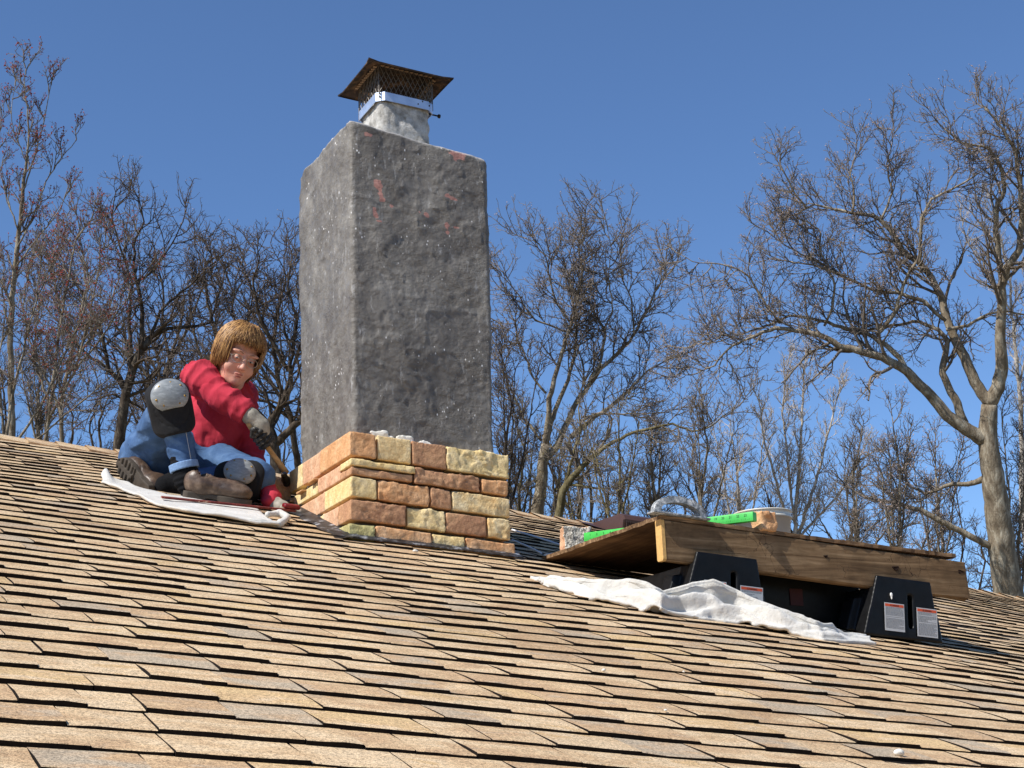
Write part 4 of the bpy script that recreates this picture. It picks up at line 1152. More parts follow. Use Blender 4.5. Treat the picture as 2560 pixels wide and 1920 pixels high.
def body_fn(P):
    d = d_chain(P, [J['pelvis'], J['belly'], J['chest'], J['neck']], [.11, .10, .11, .055], .05)
    d = smin(d, d_cone(P, J['hipR'], J['hipL'], .085, .085), .04)
    for a, b, c, r_ in (('hipR', 'kneeR', 'ankleR', (.075, .05, .036)), ('hipL', 'kneeL', 'ankleL', (.075, .05, .036)), ('shR', 'elR', 'wrR', (.05, .038, .026)), ('shL', 'elL', 'wrL', (.05, .036, .026))):
        d = smin(d, d_chain(P, [J[a], J[b], J[c]], r_, .02), .03)
    d = smin(d, d_cone(P, J['shR'], J['shL'], .05, .05), .03)
    for w_, t_ in (('wrR', HR), ('wrL', HLp)):
        d = smin(d, d_cone(P, J[w_], t_, .024, .02), .01)
    d = smin(d, d_cone(P, J['ankleR'], FTR, .034, .024), .01); d = smin(d, d_cone(P, J['ankleL'], FTL, .034, .024), .01)
    return d
HR = at_y(568, 931, .645); HLp = at_y(606, 1097, .555)
FTR = at_y(510, 1085, .60); FTL = at_y(322, 1066, .745) * .5 + J['ankleL'] * .5
allj = np.array(list(J.values())); lo, hi = allj.min(0) - .16, allj.max(0) + .16
body_me = surface('body_skin', body_fn, lo, hi, .0095, True, 1)
bm = bmesh.new(); bm.from_mesh(body_me); bm.from_mesh(head_me); pm = bpy.data.meshes.new('person'); bm.to_mesh(pm); bm.free()
pm.polygons.foreach_set('use_smooth', [True] * len(pm.polygons)); pm.materials.append(M_SKIN)
seat = J['pelvis'].copy()
pm.transform(Matrix.Translation(-Vector(seat)))
person = bpy.data.objects.new('person', pm); COL.objects.link(person); person.location = Vector(seat)
tag(person, 'person in red shirt, jeans and knee pads sitting on the roof with a hammer', 'person')
def part(name, fn, pts, pad, h, mat, relax=1, parent=None):
    pts = np.array(pts); return link(name, surface(name, fn, pts.min(0) - pad, pts.max(0) + pad, h, True, relax), mat, parent or person)

# face details
M_EYEW = plain('eye_white', srgb(206, 196, 190), .3, .5, var=.02); M_IRIS = plain('iris', srgb(44, 40, 38), .25, .5); M_LIP = plain('lip', srgb(176, 104, 94), .5, .35, var=.05); M_BROW = plain('eyebrow_hair', srgb(120, 84, 56), .8, .2)
for s in (-1, 1):
    e = part('eye', lambda P, s=s: d_ell(P, H(s * .031, .0875, -.001), (.0115, .0105, .0048), HM), [H(s * .031, .087, 0)], .02, .0016, M_EYEW)
    part('iris', lambda P, s=s: d_ell(P, H(s * .031 + .003, .0955, -.0028), (.0046, .0036, .0034), HM), [H(s * .031, .095, 0)], .012, .0012, M_IRIS, 1, e)
    part('eyebrow', lambda P, s=s: d_chain(P, [H(s * .014, .094, .022), H(s * .032, .0935, .028), H(s * .050, .080, .022)], [.0018, .0022, .0012], 0), [H(s * .014, .094, .02), H(s * .05, .08, .022)], .012, .0018, M_BROW)
part('lips', lambda P: np.minimum(d_ell(P, H(0, .0948, -.0628), (.019, .009, .0042), HM), d_ell(P, H(0, .0930, -.0724), (.016, .009, .005), HM)), [H(0, .09, -.067)], .028, .0016, M_LIP)
# glasses
M_WIRE = plain('glasses_wire', srgb(176, 166, 150), .3, .6, .6)
glp = []
for s in (-1, 1):
    glp.append(tube([H(s * (.034 + .024 * math.cos(a)), .106 - .010 * abs(math.cos(a)) * (1 if math.cos(a) > 0 else .1), -.004 + .017 * math.sin(a)) for a in np.linspace(0, 2 * math.pi, 25)], .0016, 5))
    glp.append(tube([H(s * .058, .097, .002), H(s * .070, .06, .004), H(s * .079, -.005, .0)], .0011, 5))
glp.append(tube([H(-.011, .108, .0), H(0, .112, .004), H(.011, .108, .0)], .0011, 5))
glasses = link('glasses', mesh_np('glasses', *join_parts(glp)), M_WIRE, person)
lm = Mat('glasses_lens', .05, .5); lm.b.inputs['Transmission Weight'].default_value = 1; lm.b.inputs['IOR'].default_value = 1.05
for s in (-1, 1):
    c = [H(s * (.034 + .0235 * math.cos(a)), .1055 - .010 * abs(math.cos(a)) * (1 if math.cos(a) > 0 else .1), -.004 + .0165 * math.sin(a)) for a in np.linspace(0, 2 * math.pi, 20, endpoint=False)]
    link('lens', mesh('lens', c, [tuple(range(20))]), lm.m, glasses)
# hair: a cap with many locks falling from the crown, cut in a straight fringe
hm = Mat('auburn_hair', .55, .35)
hn = hm.noise(1.0, 5, .6, hm.scaled((260, 260, 60)), .3)
hcol = hm.attr('lockc').outputs['Fac']
hm.color(hm.mix(hn, hm.ramp(hcol, [(0, srgb(74, 46, 28)), (.5, srgb(112, 74, 42)), (1, srgb(158, 112, 62))]), hm.ramp(hcol, [(0, srgb(112, 76, 46)), (1, srgb(212, 168, 106))])))  # palest lock tones put golden highlights into the hair colour
M_HAIR = hm.m
def hair_fn(P):
    d = d_ell(P, H(0, -.014, .034), (.092, .112, .103), HM)
    q = (P - HC) @ HM.T.astype(np.float32)
    face = np.maximum(np.maximum(np.abs(q[..., 0]) - .072, -(q[..., 1] - .02)), q[..., 2] - (.050 + .010 * np.cos(q[..., 0] * 30)))
    d = np.maximum(d, -face)
    low = -(q[..., 2] + .070 - .02 * np.clip(q[..., 1] / .08, -1, 1))
    d = np.maximum(d, low)
    return d - .004 * vnoise((q * np.array([1, 1, .25])), 70, 3)
hair = link('hair', surface('hair', hair_fn, HC - .16, HC + .17, .004, True, 1), M_HAIR, person)
a = hair.data.attributes.new('lockc', 'FLOAT', 'POINT'); a.data.foreach_set('value', np.full(len(hair.data.vertices), .3, np.float32))
rg = np.random.RandomState(9); lp = []; lc = []
for i in range(1900):
    az = rg.uniform(0, 2 * math.pi); ca, sa = math.cos(az), math.sin(az)     # 0 = front
    front = ca > .45
    end_el = (.12 + .32 * rg.rand()) if front and abs(sa) < .75 else (-.62 - .30 * rg.rand() if ca < .2 else -.35 - .35 * rg.rand())
    el0 = 1.25 - .3 * rg.rand()
    pts = []; n = 7
    for j_ in range(n):
        t = j_ / (n - 1); el_ = el0 + (end_el - el0) * t; az2 = az + .22 * math.sin(az * 3 + i) * t
        ce, se = math.cos(el_), math.sin(el_)
        grow_ = 1.0 + .09 * rg.rand() + .05 * t - (.06 * t * t if ca < .2 else .0)
        cr = ce if el_ > 0 else 1 - .25 * el_ * el_
        pts.append(H(math.sin(az2) * cr * .095 * grow_, -.014 + math.cos(az2) * cr * .116 * grow_, .034 + se * .106 * grow_ if el_ > 0 else .034 + el_ * .135 * grow_))
    v, q, t3 = tube(pts, [.002, .0028, .0030, .0030, .0028, .0022, .0006], 3)
    lp.append((v, q, t3)); lc.append(np.full(len(v), np.clip(.5 + .42 * rg.randn(), 0, 1)))
v, q, t3 = join_parts(lp); lo_ = mesh_np('hair_locks', v, q, t3, True); lk = link('hair_locks', lo_, M_HAIR, hair); tag(lk, kind='stuff')
a = lo_.attributes.new('lockc', 'FLOAT', 'POINT'); a.data.foreach_set('value', np.concatenate(lc).astype(np.float32))

# shirt
def warp(P, s, a, sd): return P + a * np.stack([vnoise(P, s, sd), vnoise(P, s, sd + 1), vnoise(P, s, sd + 2)], -1)
slv = J['wrR'] * .86 + J['elR'] * .14
def shirt_fn(P):
    W_ = warp(P, 14, .008, 50)
    d = d_chain(W_, [J['belly'] + V(.01, 0, -.03), J['belly'] + V(.02, 0, .03), J['chest'], J['chest'] * .35 + J['neck'] * .65 - V(0, 0, .0)], [.132, .128, .128, .085], .06)
    d = smin(d, d_cone(W_, J['shR'], J['shL'], .078, .072), .05)
    d = smin(d, d_cone(W_, J['chest'] + V(.03, -.03, -.02), J['belly'] + V(.05, -.02, .0), .085, .09), .04)
    arm = d_chain(W_, [J['shR'], J['elR'], slv], [.072, .056, .050], .02)
    d = smin(d, arm, .022)
    # wrinkles across the sleeve and the waist
    cr = np.abs(vnoise(W_ @ np.array([[.8, 0, -.6], [0, 1, 0], [.6, 0, .8]], np.float32) * V(1.2, 1, .45), 26, 7))
    d = d + .005 * np.clip(.3 - cr, 0, 1) / .3 - .0015 * vnoise(W_, 12, 9)
    ta = np.clip(((W_ - J['shR']) @ (slv - J['shR'])) / float((slv - J['shR']) @ (slv - J['shR'])), -.3, 1.2)
    ph = ta * 34 + 3.0 * vnoise(W_, 9, 71); armw = np.exp(-(np.maximum(arm, 0) / .03) ** 2)
    d = d - .0075 * armw * (1 - 2 * np.abs(np.sin(ph * .5)) ** .7) * np.clip(.45 + .8 * vnoise(W_, 7, 73), 0, 1)
    dg = W_ @ V(.55, -.2, .8); d = d - .0085 * (1 - armw) * (1 - 2 * np.abs(np.sin(dg * 42 + 2.6 * vnoise(W_, 6, 75))) ** .7) * np.clip(.3 + vnoise(W_, 5, 77), 0, 1)
    # openings: neck, cuffs, hem
    d = np.maximum(d, -d_cone(P, J['neck'] + V(.012, -.02, .012), HC, .078, .11))
    ax_r = (slv - J['elR']) / np.linalg.norm(slv - J['elR']); near = np.linalg.norm(P - slv, axis=-1) - .09
    d = np.maximum(d, np.where(near < 0, (P - slv) @ ax_r - .004, -1))
    d = np.maximum(d, -(P[..., 2] - (J['pelvis'][2] - .035 - .1 * (P[..., 0] - J['belly'][0]))) * .9)
    d = smin(d, d_chain(W_, [J['shL'], J['elL'], J['wrL']], [.060, .046, .040], .02) - .003 * np.sin(W_[..., 2] * 130 + 3 * vnoise(W_, 9, 79)), .01)
    return d
part('shirt', shirt_fn, [J['belly'], J['chest'], J['neck'], J['shR'], J['shL'], J['elR'], slv, J['wrL'], J['elL'], J['pelvis']], .15, .0055, M_SHIRT)

# jeans
cuffR = J['ankleR'] * .82 + J['kneeR'] * .18
def legR_fn(P): return d_chain(P, [J['hipR'], J['kneeR'], cuffR], [.110, .071, .048], .03)
def legL_fn(P): return d_chain(P, [J['hipL'], J['kneeL'], J['ankleL']], [.105, .076, .054], .03)
def jeans_fn(P):
    W_ = warp(P, 13, .008, 60)
    d = smin(legR_fn(W_), legL_fn(W_), .03)
    d = smin(d, d_cone(W_, J['hipR'] + V(-.005, .02, -.005), J['hipL'], .125, .115), .05)
    d = smin(d, d_cone(W_, J['pelvis'], J['belly'], .12, .11), .04)
    cr = np.abs(vnoise(W_ * V(.8, .8, 1.5), 21, 3)); d = d + .004 * np.clip(.26 - cr, 0, 1) / .26 - .0015 * vnoise(W_, 10, 8)
    kb_ = np.linalg.norm(W_ - (J['kneeR'] * .45 + cuffR * .55), axis=-1); d = d - .006 * np.exp(-(kb_ / .10) ** 2) * (1 - 2 * np.abs(np.sin(W_[..., 2] * 60 + W_[..., 0] * 30 + 2 * vnoise(W_, 12, 81))) ** .7)
    kc_ = np.linalg.norm(W_ - (J['kneeR'] * .3 + J['hipR'] * .7), axis=-1); d = d - .0075 * np.exp(-(kc_ / .17) ** 2) * (1 - 2 * np.abs(np.sin((W_ @ V(.55, .3, -.35)) * 52 + 2.5 * vnoise(W_, 7, 83))) ** .7)
    axr = (cuffR - J['kneeR']) / np.linalg.norm(cuffR - J['kneeR']); near = np.linalg.norm(P - cuffR, axis=-1) - .10
    d = np.maximum(d, np.where(near < 0, (P - cuffR) @ axr - .012, -1))
    return d
part('jeans', jeans_fn, [J[k] for k in ('hipR', 'hipL', 'kneeR', 'kneeL', 'ankleR', 'ankleL', 'belly', 'pelvis')], .15, .006, M_JEAN)
axr = (cuffR - J['kneeR']) / np.linalg.norm(cuffR - J['kneeR'])
def cuff_fn(P):
    t = (P - cuffR) @ axr; r_ = np.linalg.norm(P - cuffR - t[..., None] * axr, axis=-1)
    return np.maximum(np.abs(r_ - .0515) - .004, np.abs(t - .004) - .013) - .0015
part('trouser_cuff', cuff_fn, [cuffR], .08, .003, plain('pale_denim_hem', srgb(122, 150, 186), .9, .1, var=.15, scale=120))
# pale seam stitching down the raised shin
sm_ = []
for t in np.linspace(.12, .95, 10):
    sm_.append((J['kneeR'] * (1 - t) + cuffR * t) + V(.030 - .012 * t, -.062 + .012 * t, 0.0))
link('seam', tube_mesh('seam', sm_, .0016, 5), plain('seam_thread', srgb(166, 170, 176), .9, .1), person)

# knee pads
def knee_pad(knee, nrm, upd, leg, w, h, cw, ch, coff, label):
    n = np.asarray(nrm, float); n /= np.linalg.norm(n); u = np.asarray(upd, float); u -= n * (u @ n); u /= np.linalg.norm(u); s = np.cross(u, n)
    M3 = np.array([s, n, u]); c0 = knee + n * .045
    def fn(P):
        q = (P - c0) @ M3.T.astype(np.float32)
        lim = d_box(P, c0 - u * .02, (w, .085, h), .05, M3)
        d = np.maximum(leg(P) - .020, lim)
        gx = np.abs(np.sqrt((q[..., 0] / (w * .80)) ** 2 + ((q[..., 2] + .03) / (h * .72)) ** 2) - 1)
        return d - .002 + .004 * np.clip(.05 - gx, 0, 1) / .05
    pad = part('knee_pad', fn, [c0 - u * .02], max(w, h) + .07, .0048, M_BLACKF); tag(pad, label)
    cc = knee + n * .094 + u * coff
    part('pad_cap', lambda P: np.maximum(np.maximum(d_ell(P, cc - n * .006, (cw, .030, ch), M3), -((P - cc) @ n + .012)), -((P - cc) @ u + ch * .82)), [cc], .09, .0035, M_CAP, 1, pad)
    for a_ in (.6, 1.35, 2.2, 3.4, 4.1, 5.2, 5.9):
        p = cc + s * (cw * .78 * math.cos(a_)) + u * (ch * .70 * math.sin(a_)) + n * .0115
        part('rivet', lambda P, p=p: d_ell(P, p, (.0055, .0045, .0055), M3), [p], .012, .002, M_BRASS, 1, pad)
    for dz in (-.02, -.085):
        st_p = [knee + u * dz + s * (.080 * math.cos(b_)) + n * (.080 * math.sin(b_)) for b_ in np.linspace(-2.6, -.5, 10)]
        link('strap', tube_mesh('strap', st_p, .007, 6), M_BLACKF, pad)
upR = (J['kneeR'] - cuffR) / np.linalg.norm(J['kneeR'] - cuffR)
knee_pad(J['kneeR'], V(-.16, -1.0, -.02), upR, legR_fn, .082, .114, .073, .066, .012, 'black knee pad with grey cap on the raised knee')
knee_pad(J['kneeL'] + V(-.070, .0, -.012), V(-.18, -.93, .26), V(.25, .1, .96), legL_fn, .095, .076, .064, .058, -.006, 'black knee pad with grey cap on the folded knee')

# socks and boots
def sock_fn(P): return d_chain(P, [cuffR - axr * .02, J['ankleR'], J['ankleR'] + V(.03, -.005, -.045)], [.047, .050, .054], .01) + .002 * np.cos((P @ axr) * 300)
part('sock', sock_fn, [cuffR, J['ankleR']], .09, .004, M_SOCK)
part('sock', lambda P: d_chain(P, [J['ankleL'] * .72 + J['kneeL'] * .28, J['ankleL'], J['ankleL'] + V(-.04, -.01, -.01)], [.058, .057, .048], .01), [J['ankleL'], J['ankleL'] * .7 + J['kneeL'] * .3], .09, .005, M_SOCK)
def boot(heel, toe, up, shaft_dir, name, label, cut=.0):
    a = (toe - heel); L = np.linalg.norm(a); a /= L; up = up - a * (up @ a); up /= np.linalg.norm(up); s = np.cross(a, up)
    M3 = np.array([a, s, up]); o = heel
    def bp(x, y, z): return o + a * x + s * y + up * z
    def up_fn(P):
        d = d_ell(P, bp(.045, 0, .045), (.052, .039, .050), M3)
        d = smin(d, d_ell(P, bp(L * .52, 0, .045), (.085, .042, .040), M3), .03)
        d = smin(d, d_ell(P, bp(L * .80, 0, .040), (.062, .050, .036), M3), .03)
        d = smin(d, d_cone(P, bp(.05, 0, .05), bp(.048, 0, .05) + shaft_dir * .022, .046, .050), .02)
        d = np.maximum(d, -((P - o) @ up - .012))
        d = np.maximum(d, -d_cone(P, bp(.05, 0, .075), bp(.05, 0, .05) + shaft_dir * .12, .036, .043))
        cr = np.abs(vnoise(P, 40, 5)); band = np.clip(1 - np.abs(((P - o) @ a) - L * .55) / .05, 0, 1)
        return d + .003 * band * np.clip(.25 - cr, 0, 1) / .25 - .0006 * vnoise(P, 30, 3)
    b = part('boot', up_fn, [heel, toe, heel + up * .1 + shaft_dir * .1], .09, .0042, M_BOOT); tag(b, label)
    def sole_fn(P):
        q = (P - o) @ M3.T.astype(np.float32)
        x, y, z = q[..., 0], q[..., 1], q[..., 2]
        w = .033 + .012 * np.exp(-((x - L * .74) / .06) ** 2) - .004 * np.exp(-((x - L * .42) / .04) ** 2)
        d = np.maximum(np.abs(y) - w, np.maximum(-x - .012, x - L - .022))
        # rounded ends
        d = np.maximum(d, np.where(x > L * .74, np.sqrt(np.maximum(x - L * .74, 0) ** 2 * .36 + y * y) - .046, -1))
        d = np.maximum(d, np.where(x < .03, np.sqrt((x - .03) ** 2 + y * y) - .040, -1))
        bottom = np.where((x > .075) & (x < .12), .0, -.010)
        lug = (np.sin(x * 2 * math.pi / .024) > .25) & (np.abs(y) > .010) & ((x > .12))
        bottom = np.where(lug, -.004, bottom); bottom = np.where((x < .07) & (np.sqrt((x - .03) ** 2 + y * y) < .022), -.009, bottom)
        return np.maximum(d, np.maximum(z - .017, bottom - z)) - .0012
    part('sole', sole_fn, [heel, toe], .075, .0034, M_SOLE, 0, b)
gz = lambda p: roof_pt(p[0] / math.cos(TT), p[1] / math.cos(TH), .026)
hR = gz(at_y(398, 1092, .535)); tR = gz(at_y(525, 1100, .485))
boot(hR, hR + (tR - hR) / np.linalg.norm(tR - hR) * .235, V(0, -.22, .97), (cuffR - hR - V(.04, 0, .04)) / np.linalg.norm(cuffR - hR - V(.04, 0, .04)), 'boot', 'brown leather boot pointing right')
hL = at_y(322, 1066, .745)
dirL = AX @ V(-.62, -.48, .55); soleL = AX @ V(-.40, .20, -.90)   # sole faces left and towards the viewer
boot(hL, hL + dirL / np.linalg.norm(dirL) * .215, -soleL, (J['ankleL'] + V(.05, .03, 0) - hL) / np.linalg.norm(J['ankleL'] + V(.05, .03, 0) - hL), 'boot', 'brown leather boot turned to show its lugged sole')

# gloves and what the hands hold
hA = at_y(537, 912, .615); hB = at_y(619, 1022, .70)
hd = (hB - hA) / np.linalg.norm(hB - hA)
view = HR - CAM; view /= np.linalg.norm(view); frontv = -(view - hd * (view @ hd)); frontv /= np.linalg.norm(frontv)
sidev = np.cross(hd, frontv); 
if (AX.T @ sidev)[0] < 0: sidev = -sidev           # towards the right of the picture
hc = hA + hd * (np.linalg.norm(HR - hA) * .98)
def gloveR_fn(P):
    d = d_chain(P, [J['wrR'] * .75 + J['elR'] * .25, J['wrR'], hc + sidev * .030 - hd * .035], [.034, .033, .036], .01)
    d = smin(d, d_ell(P, hc + sidev * .022 + frontv * .010 - hd * .005, (.024, .024, .046), np.array([sidev, frontv, hd])), .016)
    return d - .0018 * vnoise(P, 60, 2)
gR = part('glove', gloveR_fn, [J['wrR'], hc, J['elR'] * .25 + J['wrR'] * .75], .08, .0038, M_GLOVE); tag(gR, 'grey work glove gripping the hammer handle')
for i, (off, ln) in enumerate([(-.030, .92), (-.009, 1.0), (.012, .97), (.031, .82)]):
    b0 = hc + hd * off + sidev * .036 + frontv * .018; b1 = hc + hd * (off + .003) + sidev * .014 + frontv * (.036 * ln); b2 = hc + hd * (off + .005) - sidev * (.016 * ln) + frontv * .028; b3 = hc + hd * (off + .006) - sidev * .022 + frontv * .008
    part('finger', lambda P, b=(b0, b1, b2, b3): d_chain(P, b, [.0115, .0112, .0105, .0092], .004) - .001 * vnoise(P, 80, 3), [b0, b1, b2, b3], .03, .0028, M_GLOVE if False else M_PALM, 1, gR)
th_ = [hc + sidev * .02 - hd * .03 + frontv * .02, hc - sidev * .004 - hd * .048 + frontv * .030, hc - sidev * .022 - hd * .030 + frontv * .028]
part('thumb', lambda P: d_chain(P, th_, [.014, .0125, .010], .004), th_, .03, .003, M_PALM, 1, gR)
# second hand, flat on the red tool
def gloveL_fn(P):
    d = d_chain(P, [J['wrL'] * .9 + HLp * .1, HLp], [.030, .030], .01)
    return smin(d, d_ell(P, HLp + V(.006, -.006, .0), (.036, .030, .024)), .014) - .0018 * vnoise(P, 60, 2)
gL = part('glove', gloveL_fn, [J['wrL'], HLp], .09, .004, M_GLOVE); tag(gL, 'pale work glove resting low beside the chimney stones')
for i in range(4):
    o = HLp + V(.018 + .006 * i, -.030 + .019 * i, .002); e1 = o + V(.030, -.014, -.006); e2 = e1 + V(.014, -.010, -.020)
    part('finger', lambda P, b=(o, e1, e2): d_chain(P, b, [.0115, .011, .0095], .004), [o, e1, e2], .03, .003, M_GLOVE, 1, gL)
tl = [HLp + V(.0, -.03, -.004), HLp + V(.022, -.050, -.012), HLp + V(.040, -.052, -.022)]
part('thumb', lambda P: d_chain(P, tl, [.014, .012, .010], .004), tl, .03, .003, M_GLOVE, 1, gL)

# the hammer
ham = empty('masonry_hammer', hB, 'wooden handled masonry hammer gripped above the chimney stones', 'hammer')
hwm = wood('hammer_handle_wood', srgb(150, 112, 70), srgb(188, 150, 102), srgb(212, 178, 130), 'x', False)
n_ = 14; rr = [.013 + .0035 * math.exp(-((t - .12) / .12) ** 2) - .002 * math.exp(-((t - .6) / .2) ** 2) for t in np.linspace(0, 1, n_)]
link('handle', tube_mesh('handle', [hA + (hB - hA) * t for t in np.linspace(0, 1, n_)], rr, 12), hwm, ham)
hx = at_y(617, 1036, .70)
def hh_fn(P):
    fwd = V(.35, .75, -.2); fwd /= np.linalg.norm(fwd)
    d = d_chain(P, [hx - fwd * .05 - V(0, 0, .006), hx, hx + fwd * .035], [.012, .017, .016], .006)
    d = smin(d, d_cone(P, hx - fwd * .05, hx - fwd * .095 - V(0, 0, .02), .012, .006), .006)
    return d
link('hammer_head', surface('hammer_head', hh_fn, hx - .14, hx + .12, .004), plain('dark_forged_steel', srgb(52, 48, 46), .45, .5, .7, .2, 60), ham)

# ================================================================== BARE SPRING TREES
def bark(name, c0, c1, c2):
    m = Mat(name, 0.92, 0.12)
    n = m.noise(9, 6, .7, m.scaled((1, 1, .35)), .5)
    col = m.ramp(n, [(.32, c0), (.5, c1), (.66, c2)])
    m.color(col); m.bump(m.noise(30, 4, .7, m.scaled((1, 1, .3))), .7, .03); return m.m
BK_GREY = bark('grey_oak_bark', srgb(92, 80, 66), srgb(134, 121, 102), srgb(178, 168, 148))
BK_DARK = bark('dark_bark', srgb(48, 40, 34), srgb(78, 68, 58), srgb(112, 102, 88))
BK_PALE = bark('pale_bark', srgb(132, 122, 110), srgb(172, 162, 148), srgb(206, 198, 186))
BK_OLIVE = bark('mossy_bark', srgb(70, 62, 44), srgb(104, 94, 66), srgb(140, 130, 98))
TW_GREY = plain('grey_twigs', srgb(122, 111, 99), .85, .15, var=.3, scale=3)
TW_DARK = plain('dark_twigs', srgb(90, 79, 69), .85, .15, var=.3, scale=3)
TW_PALE = plain('pale_twigs', srgb(186, 174, 160), .85, .15, var=.2, scale=3)
BUD_RED = plain('red_maple_buds', srgb(142, 62, 46), .7, .25, var=.35, scale=6)
BUD_TAN = plain('pinkish_tan_buds', srgb(176, 152, 138), .8, .2, var=.25, scale=6)
BUD_OLIVE = plain('olive_buds', srgb(128, 116, 60), .8, .2, var=.25, scale=6)

def nrmz(a): return a / (np.linalg.norm(a, axis=-1, keepdims=True) + 1e-9)
def grow(rs, p, d, L, w, nseg, wig, up):
    P = [p]; Dn = [d]
    for i in range(nseg):
        d = nrmz(d + wig * rs.randn(*d.shape) + np.array([0, -up, 0]))
        p = p + d * (L / nseg)[:, None]; P.append(p); Dn.append(d)
    f = np.linspace(1, .38, nseg + 1)
    return np.stack(P, 1), np.stack(Dn, 1), w[:, None] * f
def spawn(rs, P, Dn, W, m, t0, t1, ang, jit=.25, flat=.75):
    N, S = W.shape
    t = (t0 + (t1 - t0) * (np.arange(m) + rs.rand(N, m)) / m) * (S - 1)
    i = np.minimum(t.astype(int), S - 2); f = (t - i)[..., None]; r_ = np.arange(N)[:, None]
    p = P[r_, i] * (1 - f) + P[r_, i + 1] * f; d = Dn[r_, i]; w = W[r_, i]
    q = rs.randn(N, m, 3) * np.array([1, 1, flat]); q = nrmz(q - d * (q * d).sum(-1, keepdims=True))
    a = ang + jit * rs.randn(N, m); a = a[..., None]
    c = nrmz(np.cos(a) * d + np.sin(a) * q)
    return p.reshape(-1, 3), c.reshape(-1, 3), w.reshape(-1), (t / (S - 1)).reshape(-1)

def resample(pl, step):
    pl = np.asarray(pl, float); s = np.concatenate([[0], np.cumsum(np.linalg.norm(np.diff(pl[:, :2], axis=0), axis=1))])
    n = max(3, int(s[-1] / step)); t = np.linspace(0, s[-1], n)
    return np.stack([np.interp(t, s, pl[:, k]) for k in range(pl.shape[1])], 1), s[-1]

def to_world(Q, depth):
    """view-space sketch (x right, y down, z away, all in view pixels at that distance) -> metres"""
    s_ = depth * 1.15732 / FPX
    Z = depth + Q[..., 2] * s_
    c = np.stack([(Q[..., 0] * 1.15732 - 1280) / FPX * Z, (Q[..., 1] * 1.15732 - 960) / FPX * Z, Z], -1)
    return CAM + c @ AX.T

